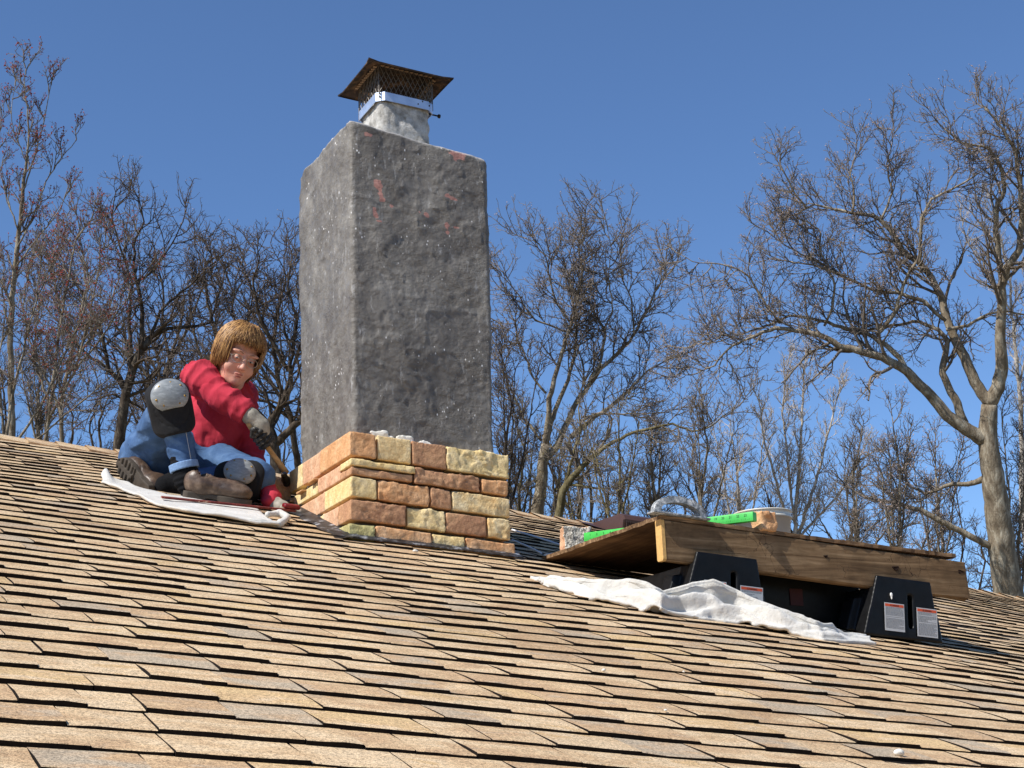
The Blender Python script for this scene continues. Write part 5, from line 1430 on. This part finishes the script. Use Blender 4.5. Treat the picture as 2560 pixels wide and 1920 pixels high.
def make_tree(name, label, depth, limbs, barkm, twigm, seed, budm=None, budsize=1.6, dens=1.0, cat='tree', up=.06, ang=.75, lens=(135, 72, 27, 10), tw=1.15, group=None, trunk_to_ground=True, budn=1.0, spread=.5, all_ground=False):
    rs_ = np.random.RandomState(seed); s_ = depth * 1.15732 / FPX
    trunk_parts = []; segs = []
    src_P, src_D, src_W, wsum = [], [], [], 0
    for li, (pl, start) in enumerate(limbs):
        R_, tot = resample(pl, 14)
        n = len(R_); z0 = rs_.uniform(-1, 1) * 30 * spread if li else 0
        z = np.cumsum(rs_.randn(n) * 2.5) * spread + np.linspace(0, rs_.uniform(-1, 1) * tot * .45 * spread if li else 0, n)
        if li: z = z + 0
        Q = np.stack([R_[:, 0] + rs_.randn(n) * .9, R_[:, 1] + rs_.randn(n) * .9, z], 1); w = R_[:, 2]
        Wd = to_world(Q, depth)
        if (li == 0 and trunk_to_ground) or all_ground:
            g = Wd[0].copy(); g[2] = -4.05
            Wd = np.concatenate([[g], Wd]); w2 = np.concatenate([[w[0] * 1.35], w])
        else: w2 = w
        trunk_parts.append(tube(Wd, np.maximum(w2, 1.0) * .5 * s_, 8 if w[0] > 12 else 5))
        k = max(2, int(tot / 26 * dens)) if start < 1 else 0
        if k:
            t = start + (1 - start) * (np.arange(k) + rs_.rand(k)) / k; t = np.clip(t, 0, .995) * (n - 1); i = np.minimum(t.astype(int), n - 2)
            d = nrmz(Q[i + 1] - Q[i]); q = rs_.randn(k, 3) * np.array([1, 1, .8]); q = nrmz(q - d * (q * d).sum(-1, keepdims=True))
            a = (ang + .22 * rs_.randn(k))[:, None]
            src_P.append(Q[i]); src_D.append(nrmz(np.cos(a) * d + np.sin(a) * q)); src_W.append(w[i])
        # leader continues from the tip
        if w[-1] > 20: continue
        d = nrmz(Q[-1:] - Q[-2:-1]); src_P.append(Q[-1:]); src_D.append(d); src_W.append(w[-1:] * 1.6)
    p = np.concatenate(src_P); d = np.concatenate(src_D); w = np.concatenate(src_W)
    L0, L1, L2, L3 = lens
    L = L0 * (.45 + .75 * rs_.rand(len(p))) * np.clip(w / 14, .55, 1.3); w0 = np.clip(w * .55, tw * 3.0, 10)
    levels = [(7, .17, 6, L1, .72), (5, .22, 5, L2, .80), (4, .24, 2, L3, .85)]
    tips = []
    P, Dn, W = grow(rs_, p, d, L, w0, 7, .17, up)
    segs.append((P, W)); cur = (P, Dn, W)
    for lv, (ns, wg, m, ln, an) in enumerate(levels):
        P, Dn, W = cur
        m2 = max(1, int(round(m * (dens if lv < 2 else 1))))
        p, d, w, t = spawn(rs_, P, Dn, W, m2, .18, 1.0, an)
        L = ln * (.5 + .8 * rs_.rand(len(p))) * (1.15 - .45 * t); w = np.clip(w * .62, tw * (2.0, 1.3, .9)[lv], 6)
        ns2 = (5, 4, 2)[lv]
        P, Dn, W = grow(rs_, p, d, L, w, ns2, wg, up * (1.3, 1.6, 1.8)[lv])
        segs.append((P, W)); cur = (P, Dn, W)
        if lv >= 1: tips.append(P[:, -1]); 
        if lv == 2: tips.append(P[:, 1])
    o0 = to_world(np.array([limbs[0][0][0][:2] + (0,)], float), depth)[0]
    base = o0.copy(); base[2] = -4.0
    t_ = empty(name, base, label, cat, group)
    v, q, t3 = join_parts(trunk_parts)
    link('trunk', mesh_np('trunk', v, q, t3, True), barkm, t_)
    # twigs: one three-sided prism for each segment
    A = np.concatenate([to_world(P[:, :-1].reshape(-1, 3), depth) for P, W in segs]); Bq = np.concatenate([to_world(P[:, 1:].reshape(-1, 3), depth) for P, W in segs])
    wa = np.concatenate([W[:, :-1].ravel() for P, W in segs]) * .5 * s_; wb = np.concatenate([W[:, 1:].ravel() for P, W in segs]) * .5 * s_
    T = nrmz(Bq - A); ref = np.where(np.abs(T[:, 2:3]) < .9, np.array([[0, 0, 1.0]]), np.array([[1.0, 0, 0]]))
    u = nrmz(np.cross(T, ref)); v_ = np.cross(T, u)
    rings = []
    for base_, ww in ((A, wa), (Bq + T * wb[:, None] * .4, wb)):
        for an in (0, 2.0944, 4.1888): rings.append(base_ + ww[:, None] * (math.cos(an) * u + math.sin(an) * v_))
    V6 = np.stack(rings, 1).reshape(-1, 3); n = len(A); b = (np.arange(n) * 6)[:, None]
    quads = np.concatenate([b + np.array([[0, 1, 4, 3]]), b + np.array([[1, 2, 5, 4]]), b + np.array([[2, 0, 3, 5]])])
    link('crown', mesh_np('crown', V6, quads, None, True), twigm, t_)
    ntri = n * 6
    if budm is not None:
        tp = to_world(np.concatenate(tips), depth); keep = rs_.rand(len(tp)) < budn; tp = tp[keep]
        r_ = budsize * s_ * (.6 + .8 * rs_.rand(len(tp)))[:, None]
        D3 = nrmz(rs_.randn(len(tp), 3) + np.array([0, 0, .6])); U = nrmz(np.cross(D3, rs_.randn(len(tp), 3))); V3 = np.cross(D3, U)
        Vb = np.stack([tp - D3 * r_ * .8, tp + U * r_ * .75, tp - U * r_ * .4 + V3 * r_ * .65, tp - U * r_ * .4 - V3 * r_ * .65, tp + D3 * r_ * 1.2], 1).reshape(-1, 3)
        b = (np.arange(len(tp)) * 5)[:, None]
        tr = np.concatenate([b + np.array([[0, 2, 1]]), b + np.array([[0, 3, 2]]), b + np.array([[0, 1, 3]]), b + np.array([[4, 1, 2]]), b + np.array([[4, 2, 3]]), b + np.array([[4, 3, 1]])])
        bo = link('buds', mesh_np('buds', Vb, None, tr, False), budm, t_); tag(bo, kind='stuff'); ntri += len(tr)
    return ntri

def c7(pts): return [((1700 + x / 1.508) * .8641, (150 + y / 1.508) * .8641, w / 1.508 * .8641) for x, y, w in pts]
def c5(pts): return [((1220 + x / 2.0734) * .8641, (500 + y / 2.0734) * .8641, w / 2.0734 * .8641) for x, y, w in pts]
def cl_(pts): return [(x / 1.5795 * .8641, (100 + y / 1.5795) * .8641, w / 1.5795 * .8641) for x, y, w in pts]
NT = 0
# the big oak at the right
T8 = [(c7([(1241, 2025, 112), (1215, 1850, 100), (1190, 1650, 90), (1165, 1480, 76), (1160, 1400, 70), (1165, 1300, 60)]), 1.0),
      (c7([(1165, 1300, 58), (1200, 1230, 55), (1215, 1150, 50), (1205, 1050, 42), (1212, 950, 38), (1215, 850, 34), (1225, 790, 32), (1280, 720, 28), (1290, 600, 22), (1280, 450, 18), (1260, 330, 14), (1200, 240, 10), (1150, 180, 7)]), .3),
      (c7([(1215, 850, 26), (1200, 720, 24), (1190, 640, 20), (1195, 550, 20), (1225, 490, 16), (1210, 400, 13), (1160, 330, 10), (1060, 310, 8), (1000, 260, 6)]), .2),
      (c7([(1165, 1300, 46), (1110, 1210, 42), (1075, 1130, 38), (1040, 1060, 34), (1005, 980, 30), (985, 890, 28), (940, 810, 24), (900, 760, 24), (850, 730, 20), (800, 650, 18), (740, 590, 16), (650, 575, 12), (560, 560, 9), (500, 545, 7), (440, 580, 5)]), .35),
      (c7([(905, 780, 16), (905, 680, 14), (910, 590, 12), (950, 520, 10), (1040, 480, 8), (1110, 440, 6)]), .15),
      (c7([(740, 1040, 18), (800, 970, 17), (820, 930, 15), (850, 830, 13), (890, 760, 11)]), .3),
      (c7([(1150, 1440, 56), (1080, 1390, 52), (1010, 1340, 46), (930, 1250, 40), (850, 1170, 36), (760, 1120, 32), (680, 1095, 28), (600, 1080, 26), (540, 1040, 22), (450, 1020, 18), (360, 1010, 15), (280, 1040, 11), (190, 1080, 8), (130, 1150, 6), (60, 1180, 4)]), .35),
      (c7([(1070, 1370, 34), (1050, 1310, 32), (1010, 1230, 28), (985, 1170, 26), (1000, 1110, 24), (1010, 1060, 20), (980, 1020, 16), (900, 985, 13), (800, 1000, 10), (700, 1020, 8)]), .3),
      (c7([(880, 1210, 26), (830, 1130, 22), (780, 1080, 20), (720, 1040, 16), (620, 1010, 14), (500, 975, 12), (420, 960, 10), (330, 1000, 9), (240, 1030, 6), (150, 1060, 5), (0, 1085, 4)]), .25),
      (c7([(545, 1000, 10), (575, 930, 10), (585, 850, 9), (560, 780, 8), (530, 720, 7), (530, 640, 6), (470, 605, 5), (400, 590, 4)]), .15),
      (c7([(380, 990, 11), (330, 930, 9), (290, 870, 9), (260, 810, 8), (200, 780, 6), (120, 765, 5), (50, 760, 3.5), (0, 735, 3)]), .15),
      (c7([(1005, 1020, 14), (1090, 1000, 12), (1150, 960, 10), (1220, 945, 9), (1297, 960, 7)]), .2),
      (c7([(1180, 1560, 30), (1100, 1600, 20), (1010, 1600, 15), (930, 1640, 11), (860, 1600, 8), (820, 1550, 6)]), .3),
      ([(2150, 1185, 16), (2119, 1170, 15), (2054, 1137, 14), (1990, 1103, 12), (1930, 1086, 9)], .99),
      (c7([(480, 560, 9), (430, 500, 8), (400, 440, 6), (380, 400, 4)]), .1), (c7([(650, 575, 10), (660, 500, 8), (640, 430, 6), (660, 350, 4)]), .1),
      (c7([(760, 600, 10), (800, 500, 8), (780, 400, 6), (800, 310, 4)]), .1), (c7([(560, 780, 8), (470, 740, 7), (400, 700, 5), (330, 650, 4)]), .1), (c7([(740, 870, 12), (640, 830, 11), (560, 790, 9), (480, 770, 7), (420, 760, 5)]), .1), (c7([(1000, 985, 14), (920, 910, 16), (840, 885, 14), (740, 870, 12)]), .3)]
NT += make_tree('oak_tree', 'big bare oak at the right with thick limbs arching left', 26, T8, BK_GREY, TW_GREY, 1, BUD_TAN, 1.3, .95, budn=.4)
# the tree right of the chimney
T5 = [(c5([(250, 1640, 74), (275, 1500, 64), (285, 1350, 56), (300, 1270, 48)]), 1.0),
      (c5([(300, 1270, 40), (310, 1150, 32), (320, 1020, 28), (350, 900, 24), (380, 800, 22), (410, 700, 22), (440, 620, 18), (455, 560, 16), (470, 470, 14), (490, 380, 12), (470, 280, 9), (480, 200, 7), (500, 120, 4)]), .35),
      (c5([(300, 1260, 34), (340, 1110, 26), (380, 1020, 24), (420, 920, 20), (450, 810, 18), (460, 700, 15), (455, 600, 12), (430, 500, 10), (420, 400, 8), (450, 300, 6)]), .4),
      (c5([(290, 1350, 38), (350, 1290, 36), (420, 1130, 30), (470, 1030, 26), (530, 950, 24), (600, 860, 20), (670, 800, 18), (730, 740, 16), (780, 650, 15), (840, 540, 12), (880, 450, 9), (950, 370, 6)]), .3),
      (c5([(530, 940, 17), (590, 830, 16), (605, 720, 16), (605, 670, 14), (570, 620, 12), (540, 550, 10), (480, 500, 8)]), .3),
      (c5([(420, 690, 12), (340, 660, 11), (250, 625, 10), (210, 580, 9), (150, 480, 7), (100, 420, 5), (40, 370, 3)]), .2),
      (c5([(420, 630, 12), (380, 570, 12), (340, 500, 10), (320, 400, 9), (300, 300, 7), (260, 220, 5), (200, 200, 3)]), .2),
      (c5([(430, 1230, 30), (540, 1130, 22), (640, 1070, 18), (740, 980, 14), (800, 910, 11), (880, 850, 8), (960, 820, 5)]), .3),
      (c5([(480, 1150, 14), (560, 1105, 12), (700, 1110, 9), (850, 1108, 6)]), .6),
      (c5([(760, 700, 10), (740, 500, 8), (700, 420, 6), (690, 330, 4)]), .3), (c5([(600, 680, 9), (650, 560, 8), (620, 400, 6), (640, 250, 4), (620, 160, 3)]), .2), (c5([(300, 1000, 14), (220, 900, 11), (180, 760, 8), (120, 680, 5), (60, 640, 4)]), .2),
      (c5([(280, 1250, 16), (180, 1120, 12), (120, 980, 9), (60, 860, 6), (40, 760, 4)]), .2)]
NT += make_tree('spreading_tree', 'bare spreading tree just right of the chimney', 32, T5, BK_GREY, TW_GREY, 2, BUD_TAN, 1.2, .95, budn=.25)
T5b = [(c5([(360, 1660, 48), (390, 1500, 42), (470, 1400, 32), (540, 1330, 26)]), .6), (c5([(540, 1330, 26), (640, 1260, 20), (740, 1210, 17), (860, 1180, 15), (960, 1160, 13), (1060, 1200, 12), (1150, 1180, 9), (1230, 1110, 6), (1300, 1070, 4)]), .25),
       (c5([(420, 1470, 18), (520, 1490, 14), (600, 1500, 9)]), .2), (c5([(400, 1480, 20), (430, 1350, 15), (480, 1200, 11), (470, 1080, 7)]), .2)]
NT += make_tree('leaning_tree', 'bare tree with one long low limb reaching right beyond the roof', 30, T5b, BK_OLIVE, TW_GREY, 3, BUD_OLIVE, 1.3, .8, budn=.3)
# trees left of the chimney
T4 = [([(600, 1030, 28), (592, 960, 24), (580, 915, 18), (598, 890, 13), (612, 863, 12)], .5), ([(612, 863, 11), (631, 836, 11), (629, 817, 10), (623, 802, 9), (633, 764, 8), (625, 742, 7), (616, 723, 6), (610, 690, 4)], .1),
      ([(592, 960, 20), (650, 905, 15), (700, 850, 12), (740, 760, 8)], .2), ([(578, 915, 14), (530, 860, 12), (500, 800, 10), (470, 740, 8), (450, 660, 6), (440, 580, 4)], .2),
      ([(623, 802, 9), (590, 740, 8), (560, 680, 7), (545, 610, 5), (560, 560, 3)], .1), ([(633, 764, 8), (642, 690, 7), (622, 620, 5), (630, 560, 3)], .1), ([(530, 860, 9), (480, 850, 8), (440, 800, 6), (420, 720, 5), (410, 640, 3)], .1),
      ([(612, 863, 9), (566, 800, 7), (540, 740, 6), (500, 680, 5), (510, 600, 3)], .1), ([(700, 850, 10), (670, 780, 8), (655, 690, 7), (640, 620, 4)], .1)]
NT += make_tree('tangled_tree', 'bare dark tree between the person and the chimney', 30, T4, BK_DARK, TW_DARK, 4, BUD_TAN, 1.0, .9, budn=.25)
T3 = [(cl_([(465, 1660, 48), (480, 1500, 42), (500, 1380, 38), (540, 1250, 32), (590, 1180, 26)]), .5), (cl_([(560, 1220, 22), (560, 1040, 16), (540, 960, 14), (530, 880, 11), (530, 800, 9), (570, 720, 7), (545, 640, 4)]), .2),
      (cl_([(590, 1180, 22), (650, 1140, 16), (760, 1130, 12), (830, 1120, 9), (850, 1050, 7), (880, 950, 5)]), .2), (cl_([(500, 1380, 24), (430, 1300, 18), (400, 1150, 14), (350, 1050, 12), (300, 960, 9), (250, 880, 6)]), .2),
      (cl_([(520, 1300, 20), (510, 1100, 14), (520, 950, 10), (470, 800, 8), (440, 700, 6), (450, 640, 4)]), .3), (cl_([(590, 1180, 16), (640, 1060, 11), (740, 980, 8), (820, 900, 6), (880, 850, 4)]), .2),
      (cl_([(540, 960, 10), (620, 900, 8), (680, 800, 6), (720, 720, 4)]), .1), (cl_([(430, 1300, 14), (330, 1230, 11), (250, 1120, 8), (200, 1000, 5)]), .1)]
NT += make_tree('dark_tree', 'dark bare tree rising behind the seated person', 28, T3, BK_DARK, TW_DARK, 5, BUD_TAN, 1.0, .9, budn=.3)
T1 = [(cl_([(50, 1620, 28), (45, 1400, 25), (40, 1200, 23), (50, 1000, 21), (65, 850, 19), (80, 700, 16), (95, 550, 13), (110, 450, 9), (115, 350, 7), (105, 250, 5), (95, 170, 3.5), (100, 110, 2)]), .3),
      (cl_([(70, 820, 8), (130, 700, 7), (180, 560, 5), (230, 480, 4), (300, 400, 3)]), .1), (cl_([(90, 600, 7), (140, 450, 5), (180, 300, 4), (200, 180, 3)]), .1), (cl_([(60, 900, 8), (150, 780, 6), (230, 680, 4), (270, 600, 3)]), .1),
      (cl_([(75, 750, 7), (20, 600, 5), (-10, 480, 4), (0, 350, 3)]), .1), (cl_([(105, 480, 5), (60, 380, 4), (40, 280, 3), (60, 180, 2)]), .1), (cl_([(50, 1050, 8), (-20, 900, 6), (-60, 760, 4)]), .1)]
NT += make_tree('red_maple', 'tall slim maple with red buds at the left edge', 22, T1, BK_GREY, TW_GREY, 6, BUD_RED, 2.0, .62, up=.14, ang=.6, lens=(85, 42, 22, 11), budn=.5)
T2 = [(cl_([(170, 1640, 18), (200, 1450, 15), (220, 1250, 12), (250, 1050, 9), (280, 900, 7), (300, 780, 5), (350, 720, 3)]), .25), (cl_([(190, 1500, 13), (300, 1300, 10), (350, 1100, 8), (380, 950, 6), (400, 850, 4), (420, 780, 3)]), .2),
      (cl_([(200, 1450, 11), (130, 1250, 8), (150, 1080, 6), (190, 930, 4), (220, 820, 3)]), .2), (cl_([(300, 1300, 9), (400, 1180, 8), (480, 1050, 5), (560, 960, 3)]), .2)]
NT += make_tree('red_maple', 'shorter many-stemmed maple with red buds beside the tall slim one', 21, T2, BK_GREY, TW_GREY, 7, BUD_RED, 2.0, .8, up=.1, ang=.65, lens=(95, 48, 26, 12), budn=.42)
T2b = [(cl_([(10, 1660, 16), (60, 1350, 11), (100, 1200, 8), (140, 1050, 6), (160, 900, 4)]), .2), (cl_([(20, 1600, 12), (-10, 1300, 9), (20, 1100, 6), (10, 950, 4)]), .2), (cl_([(60, 1600, 12), (160, 1450, 9), (250, 1250, 7), (330, 1080, 5), (350, 950, 3)]), .2), (cl_([(90, 1620, 9), (260, 1480, 7), (380, 1380, 5), (470, 1300, 3)]), .2)]
NT += make_tree('thicket_tree', 'low twiggy tree filling the left edge above the ridge', 20, T2b, BK_GREY, TW_GREY, 8, BUD_RED, 1.7, .8, up=.05, lens=(100, 52, 28, 13), budn=.12, all_ground=True)
# small pale tree and the saplings behind the roof
T7 = [([(1715, 1180, 10), (1722, 1050, 8), (1730, 950, 6), (1735, 850, 4), (1740, 780, 2)], .1), ([(1712, 1175, 8), (1680, 1050, 6), (1650, 950, 4), (1640, 870, 2)], .1), ([(1720, 1170, 9), (1760, 1050, 7), (1790, 930, 5), (1810, 850, 2)], .1), ([(1722, 1165, 6), (1820, 1060, 5), (1860, 980, 3)], .1), ([(1716, 1120, 6), (1700, 980, 5), (1690, 880, 3), (1700, 790, 2)], .1)]
NT += make_tree('pale_tree', 'small pale upright tree centred behind the bucket', 34, T7, BK_PALE, TW_PALE, 9, None, 1, .85, up=.16, ang=.5, lens=(80, 42, 24, 12), tw=1.1)
T9 = [(c7([(1290, 1700, 24), (1285, 1300, 16), (1255, 1000, 11), (1240, 800, 8), (1200, 650, 5), (1180, 540, 3)]), .3), (c7([(1250, 950, 8), (1150, 800, 6), (1080, 680, 4), (1060, 600, 2)]), .1), (c7([(1285, 1200, 9), (1330, 1000, 7), (1300, 850, 4)]), .1)]
NT += make_tree('pale_tree', 'whitish bare tree showing through the oak at the right edge', 36, T9, BK_PALE, TW_PALE, 10, None, 1, .7, up=.14, ang=.5, lens=(80, 42, 24, 12), tw=1.0)
sap = [(1095, 760, 'dark', 'first bare sapling right of the chimney'), (1130, 900, 'olive', 'second bare sapling right of the chimney'), (1330, 880, 'olive', 'bare sapling standing behind the brown roof vent'), (1420, 930, 'grey', 'bare sapling standing behind the arched handle'),
       (1520, 860, 'grey', 'bare sapling standing behind the green level'), (1600, 930, 'pale', 'bare sapling just left of the small pale tree'), (1850, 930, 'grey', 'bare sapling just right of the small pale tree'),
       (1935, 900, 'pink', 'sapling with pinkish buds left of the oak trunk'), (2030, 960, 'pink', 'sapling with pinkish buds nearest the oak trunk on its left'), (2205, 860, 'pink', 'sapling with pinkish buds right of the oak trunk'),
       (330, 720, 'dark', 'bare sapling right behind the raised knee'), (90, 760, 'grey', 'bare sapling at the foot of the tall slim maple'), (430, 760, 'dark', 'bare sapling behind the red shirt'), (1250, 960, 'olive', 'mossy sapling in front of the spreading tree')]
for i, (x, ytop, kind, lab) in enumerate(sap):
    rg = np.random.RandomState(40 + i); yb_ = 1000 if x < 700 else 1150 + (x - 1100) * .155
    st_ = []
    main = [(x + rg.uniform(-6, 6), yb_ + 30, 9), (x + rg.uniform(-10, 10), yb_ - (yb_ - ytop) * .35, 7), (x + rg.uniform(-18, 18), yb_ - (yb_ - ytop) * .7, 4.5), (x + rg.uniform(-25, 25), ytop, 2)]
    st_.append((main, .12))
    for k in range(3):
        x2 = x + rg.uniform(-70, 70); st_.append(([(x, yb_ - rg.uniform(0, 30), 6), ((x + x2) / 2, yb_ - (yb_ - ytop) * .4, 4.5), (x2, yb_ - (yb_ - ytop) * rg.uniform(.7, .95), 2)], .1))
    bm_, tm2 = {'dark': (BK_DARK, TW_DARK), 'olive': (BK_OLIVE, TW_GREY), 'grey': (BK_GREY, TW_GREY), 'pale': (BK_PALE, TW_PALE), 'pink': (BK_GREY, TW_GREY)}[kind]
    bud = {'olive': BUD_OLIVE, 'pink': BUD_TAN}.get(kind)
    NT += make_tree('sapling', lab, 24 + (i * 7) % 12, st_, bm_, tm2, 60 + i, bud, 1.4, .75, up=.10, ang=.6, lens=(85, 46, 26, 12), tw=1.05, group='saplings behind the roof', budn=.4)

xt = [(cl_([(250, 1640, 20), (240, 1450, 17), (270, 1280, 14), (310, 1120, 11), (340, 980, 8), (330, 850, 6), (310, 740, 4)]), .2), (cl_([(245, 1480, 13), (180, 1330, 10), (120, 1200, 8), (90, 1050, 6), (110, 920, 4)]), .15), (cl_([(270, 1280, 11), (360, 1180, 9), (430, 1060, 7), (470, 940, 5), (480, 840, 3)]), .15), (cl_([(300, 1150, 9), (230, 1030, 7), (210, 900, 5), (240, 800, 3)]), .15)]
NT += make_tree('red_maple', 'red budded maple between the tall slim maple and the dark tree', 25, xt, BK_GREY, TW_GREY, 31, BUD_RED, 1.9, .85, up=.08, ang=.7, lens=(105, 55, 28, 13), budn=.34)
xt = [(cl_([(660, 1660, 34), (650, 1500, 28), (640, 1380, 24), (670, 1260, 18)]), .5), (cl_([(645, 1420, 18), (560, 1300, 14), (480, 1220, 10), (400, 1160, 7), (330, 1140, 4)]), .15), (cl_([(670, 1260, 16), (720, 1180, 13), (760, 1080, 10), (800, 980, 7), (800, 880, 4)]), .15), (cl_([(670, 1260, 14), (640, 1120, 11), (650, 1000, 8), (620, 880, 5)]), .15), (cl_([(640, 1380, 16), (760, 1300, 12), (860, 1220, 9), (950, 1150, 6), (1000, 1060, 4)]), .15), (cl_([(650, 1500, 14), (540, 1440, 11), (440, 1400, 8), (360, 1420, 5)]), .15)]
NT += make_tree('dark_tree', 'dark bare tree directly behind the red shirt', 33, xt, BK_DARK, TW_DARK, 32, None, 1, .9, up=.04)
xt = [(cl_([(1180, 1700, 30), (1150, 1500, 24), (1100, 1350, 20), (1080, 1200, 16), (1100, 1050, 12), (1130, 950, 8), (1120, 850, 5)]), .2), (cl_([(1100, 1350, 14), (1020, 1250, 11), (980, 1120, 8), (1000, 1000, 6), (960, 900, 4)]), .15), (cl_([(1080, 1200, 12), (1000, 1080, 9), (930, 1020, 7), (900, 940, 5)]), .15), (cl_([(1150, 1500, 16), (1060, 1430, 12), (960, 1400, 9), (880, 1330, 6), (820, 1280, 4)]), .15)]
NT += make_tree('dark_tree', 'dark bare tree partly hidden by the left side of the chimney', 31, xt, BK_DARK, TW_DARK, 33, BUD_TAN, 1.0, .9, up=.05, budn=.2)
rgw = np.random.RandomState(77); lw = []
for x in np.arange(-80, 2320, 30):
    if 660 < x < 1050: continue
    xx = x + rgw.uniform(-30, 30); yb_ = (955 + xx * .10) if xx < 700 else 1110 + (xx - 1100) * .155
    top_ = yb_ - rgw.uniform(60, 190) * (1.25 if xx < 700 else 1.0)
    lw.append(([(xx, yb_ + 60, rgw.uniform(5, 10)), (xx + rgw.uniform(-28, 28), (yb_ + top_) / 2, rgw.uniform(3.5, 6)), (xx + rgw.uniform(-30, 30), top_, 2)], .1))
NT += make_tree('far_woods', 'thin bare trees of the far wood showing low along the ridge', 46, lw, BK_DARK, TW_DARK, 88, None, 1, .7, up=.08, lens=(80, 44, 24, 12), tw=.95, cat='woods', all_ground=True)
fw = bpy.data.objects['far_woods']; fw['kind'] = 'stuff'
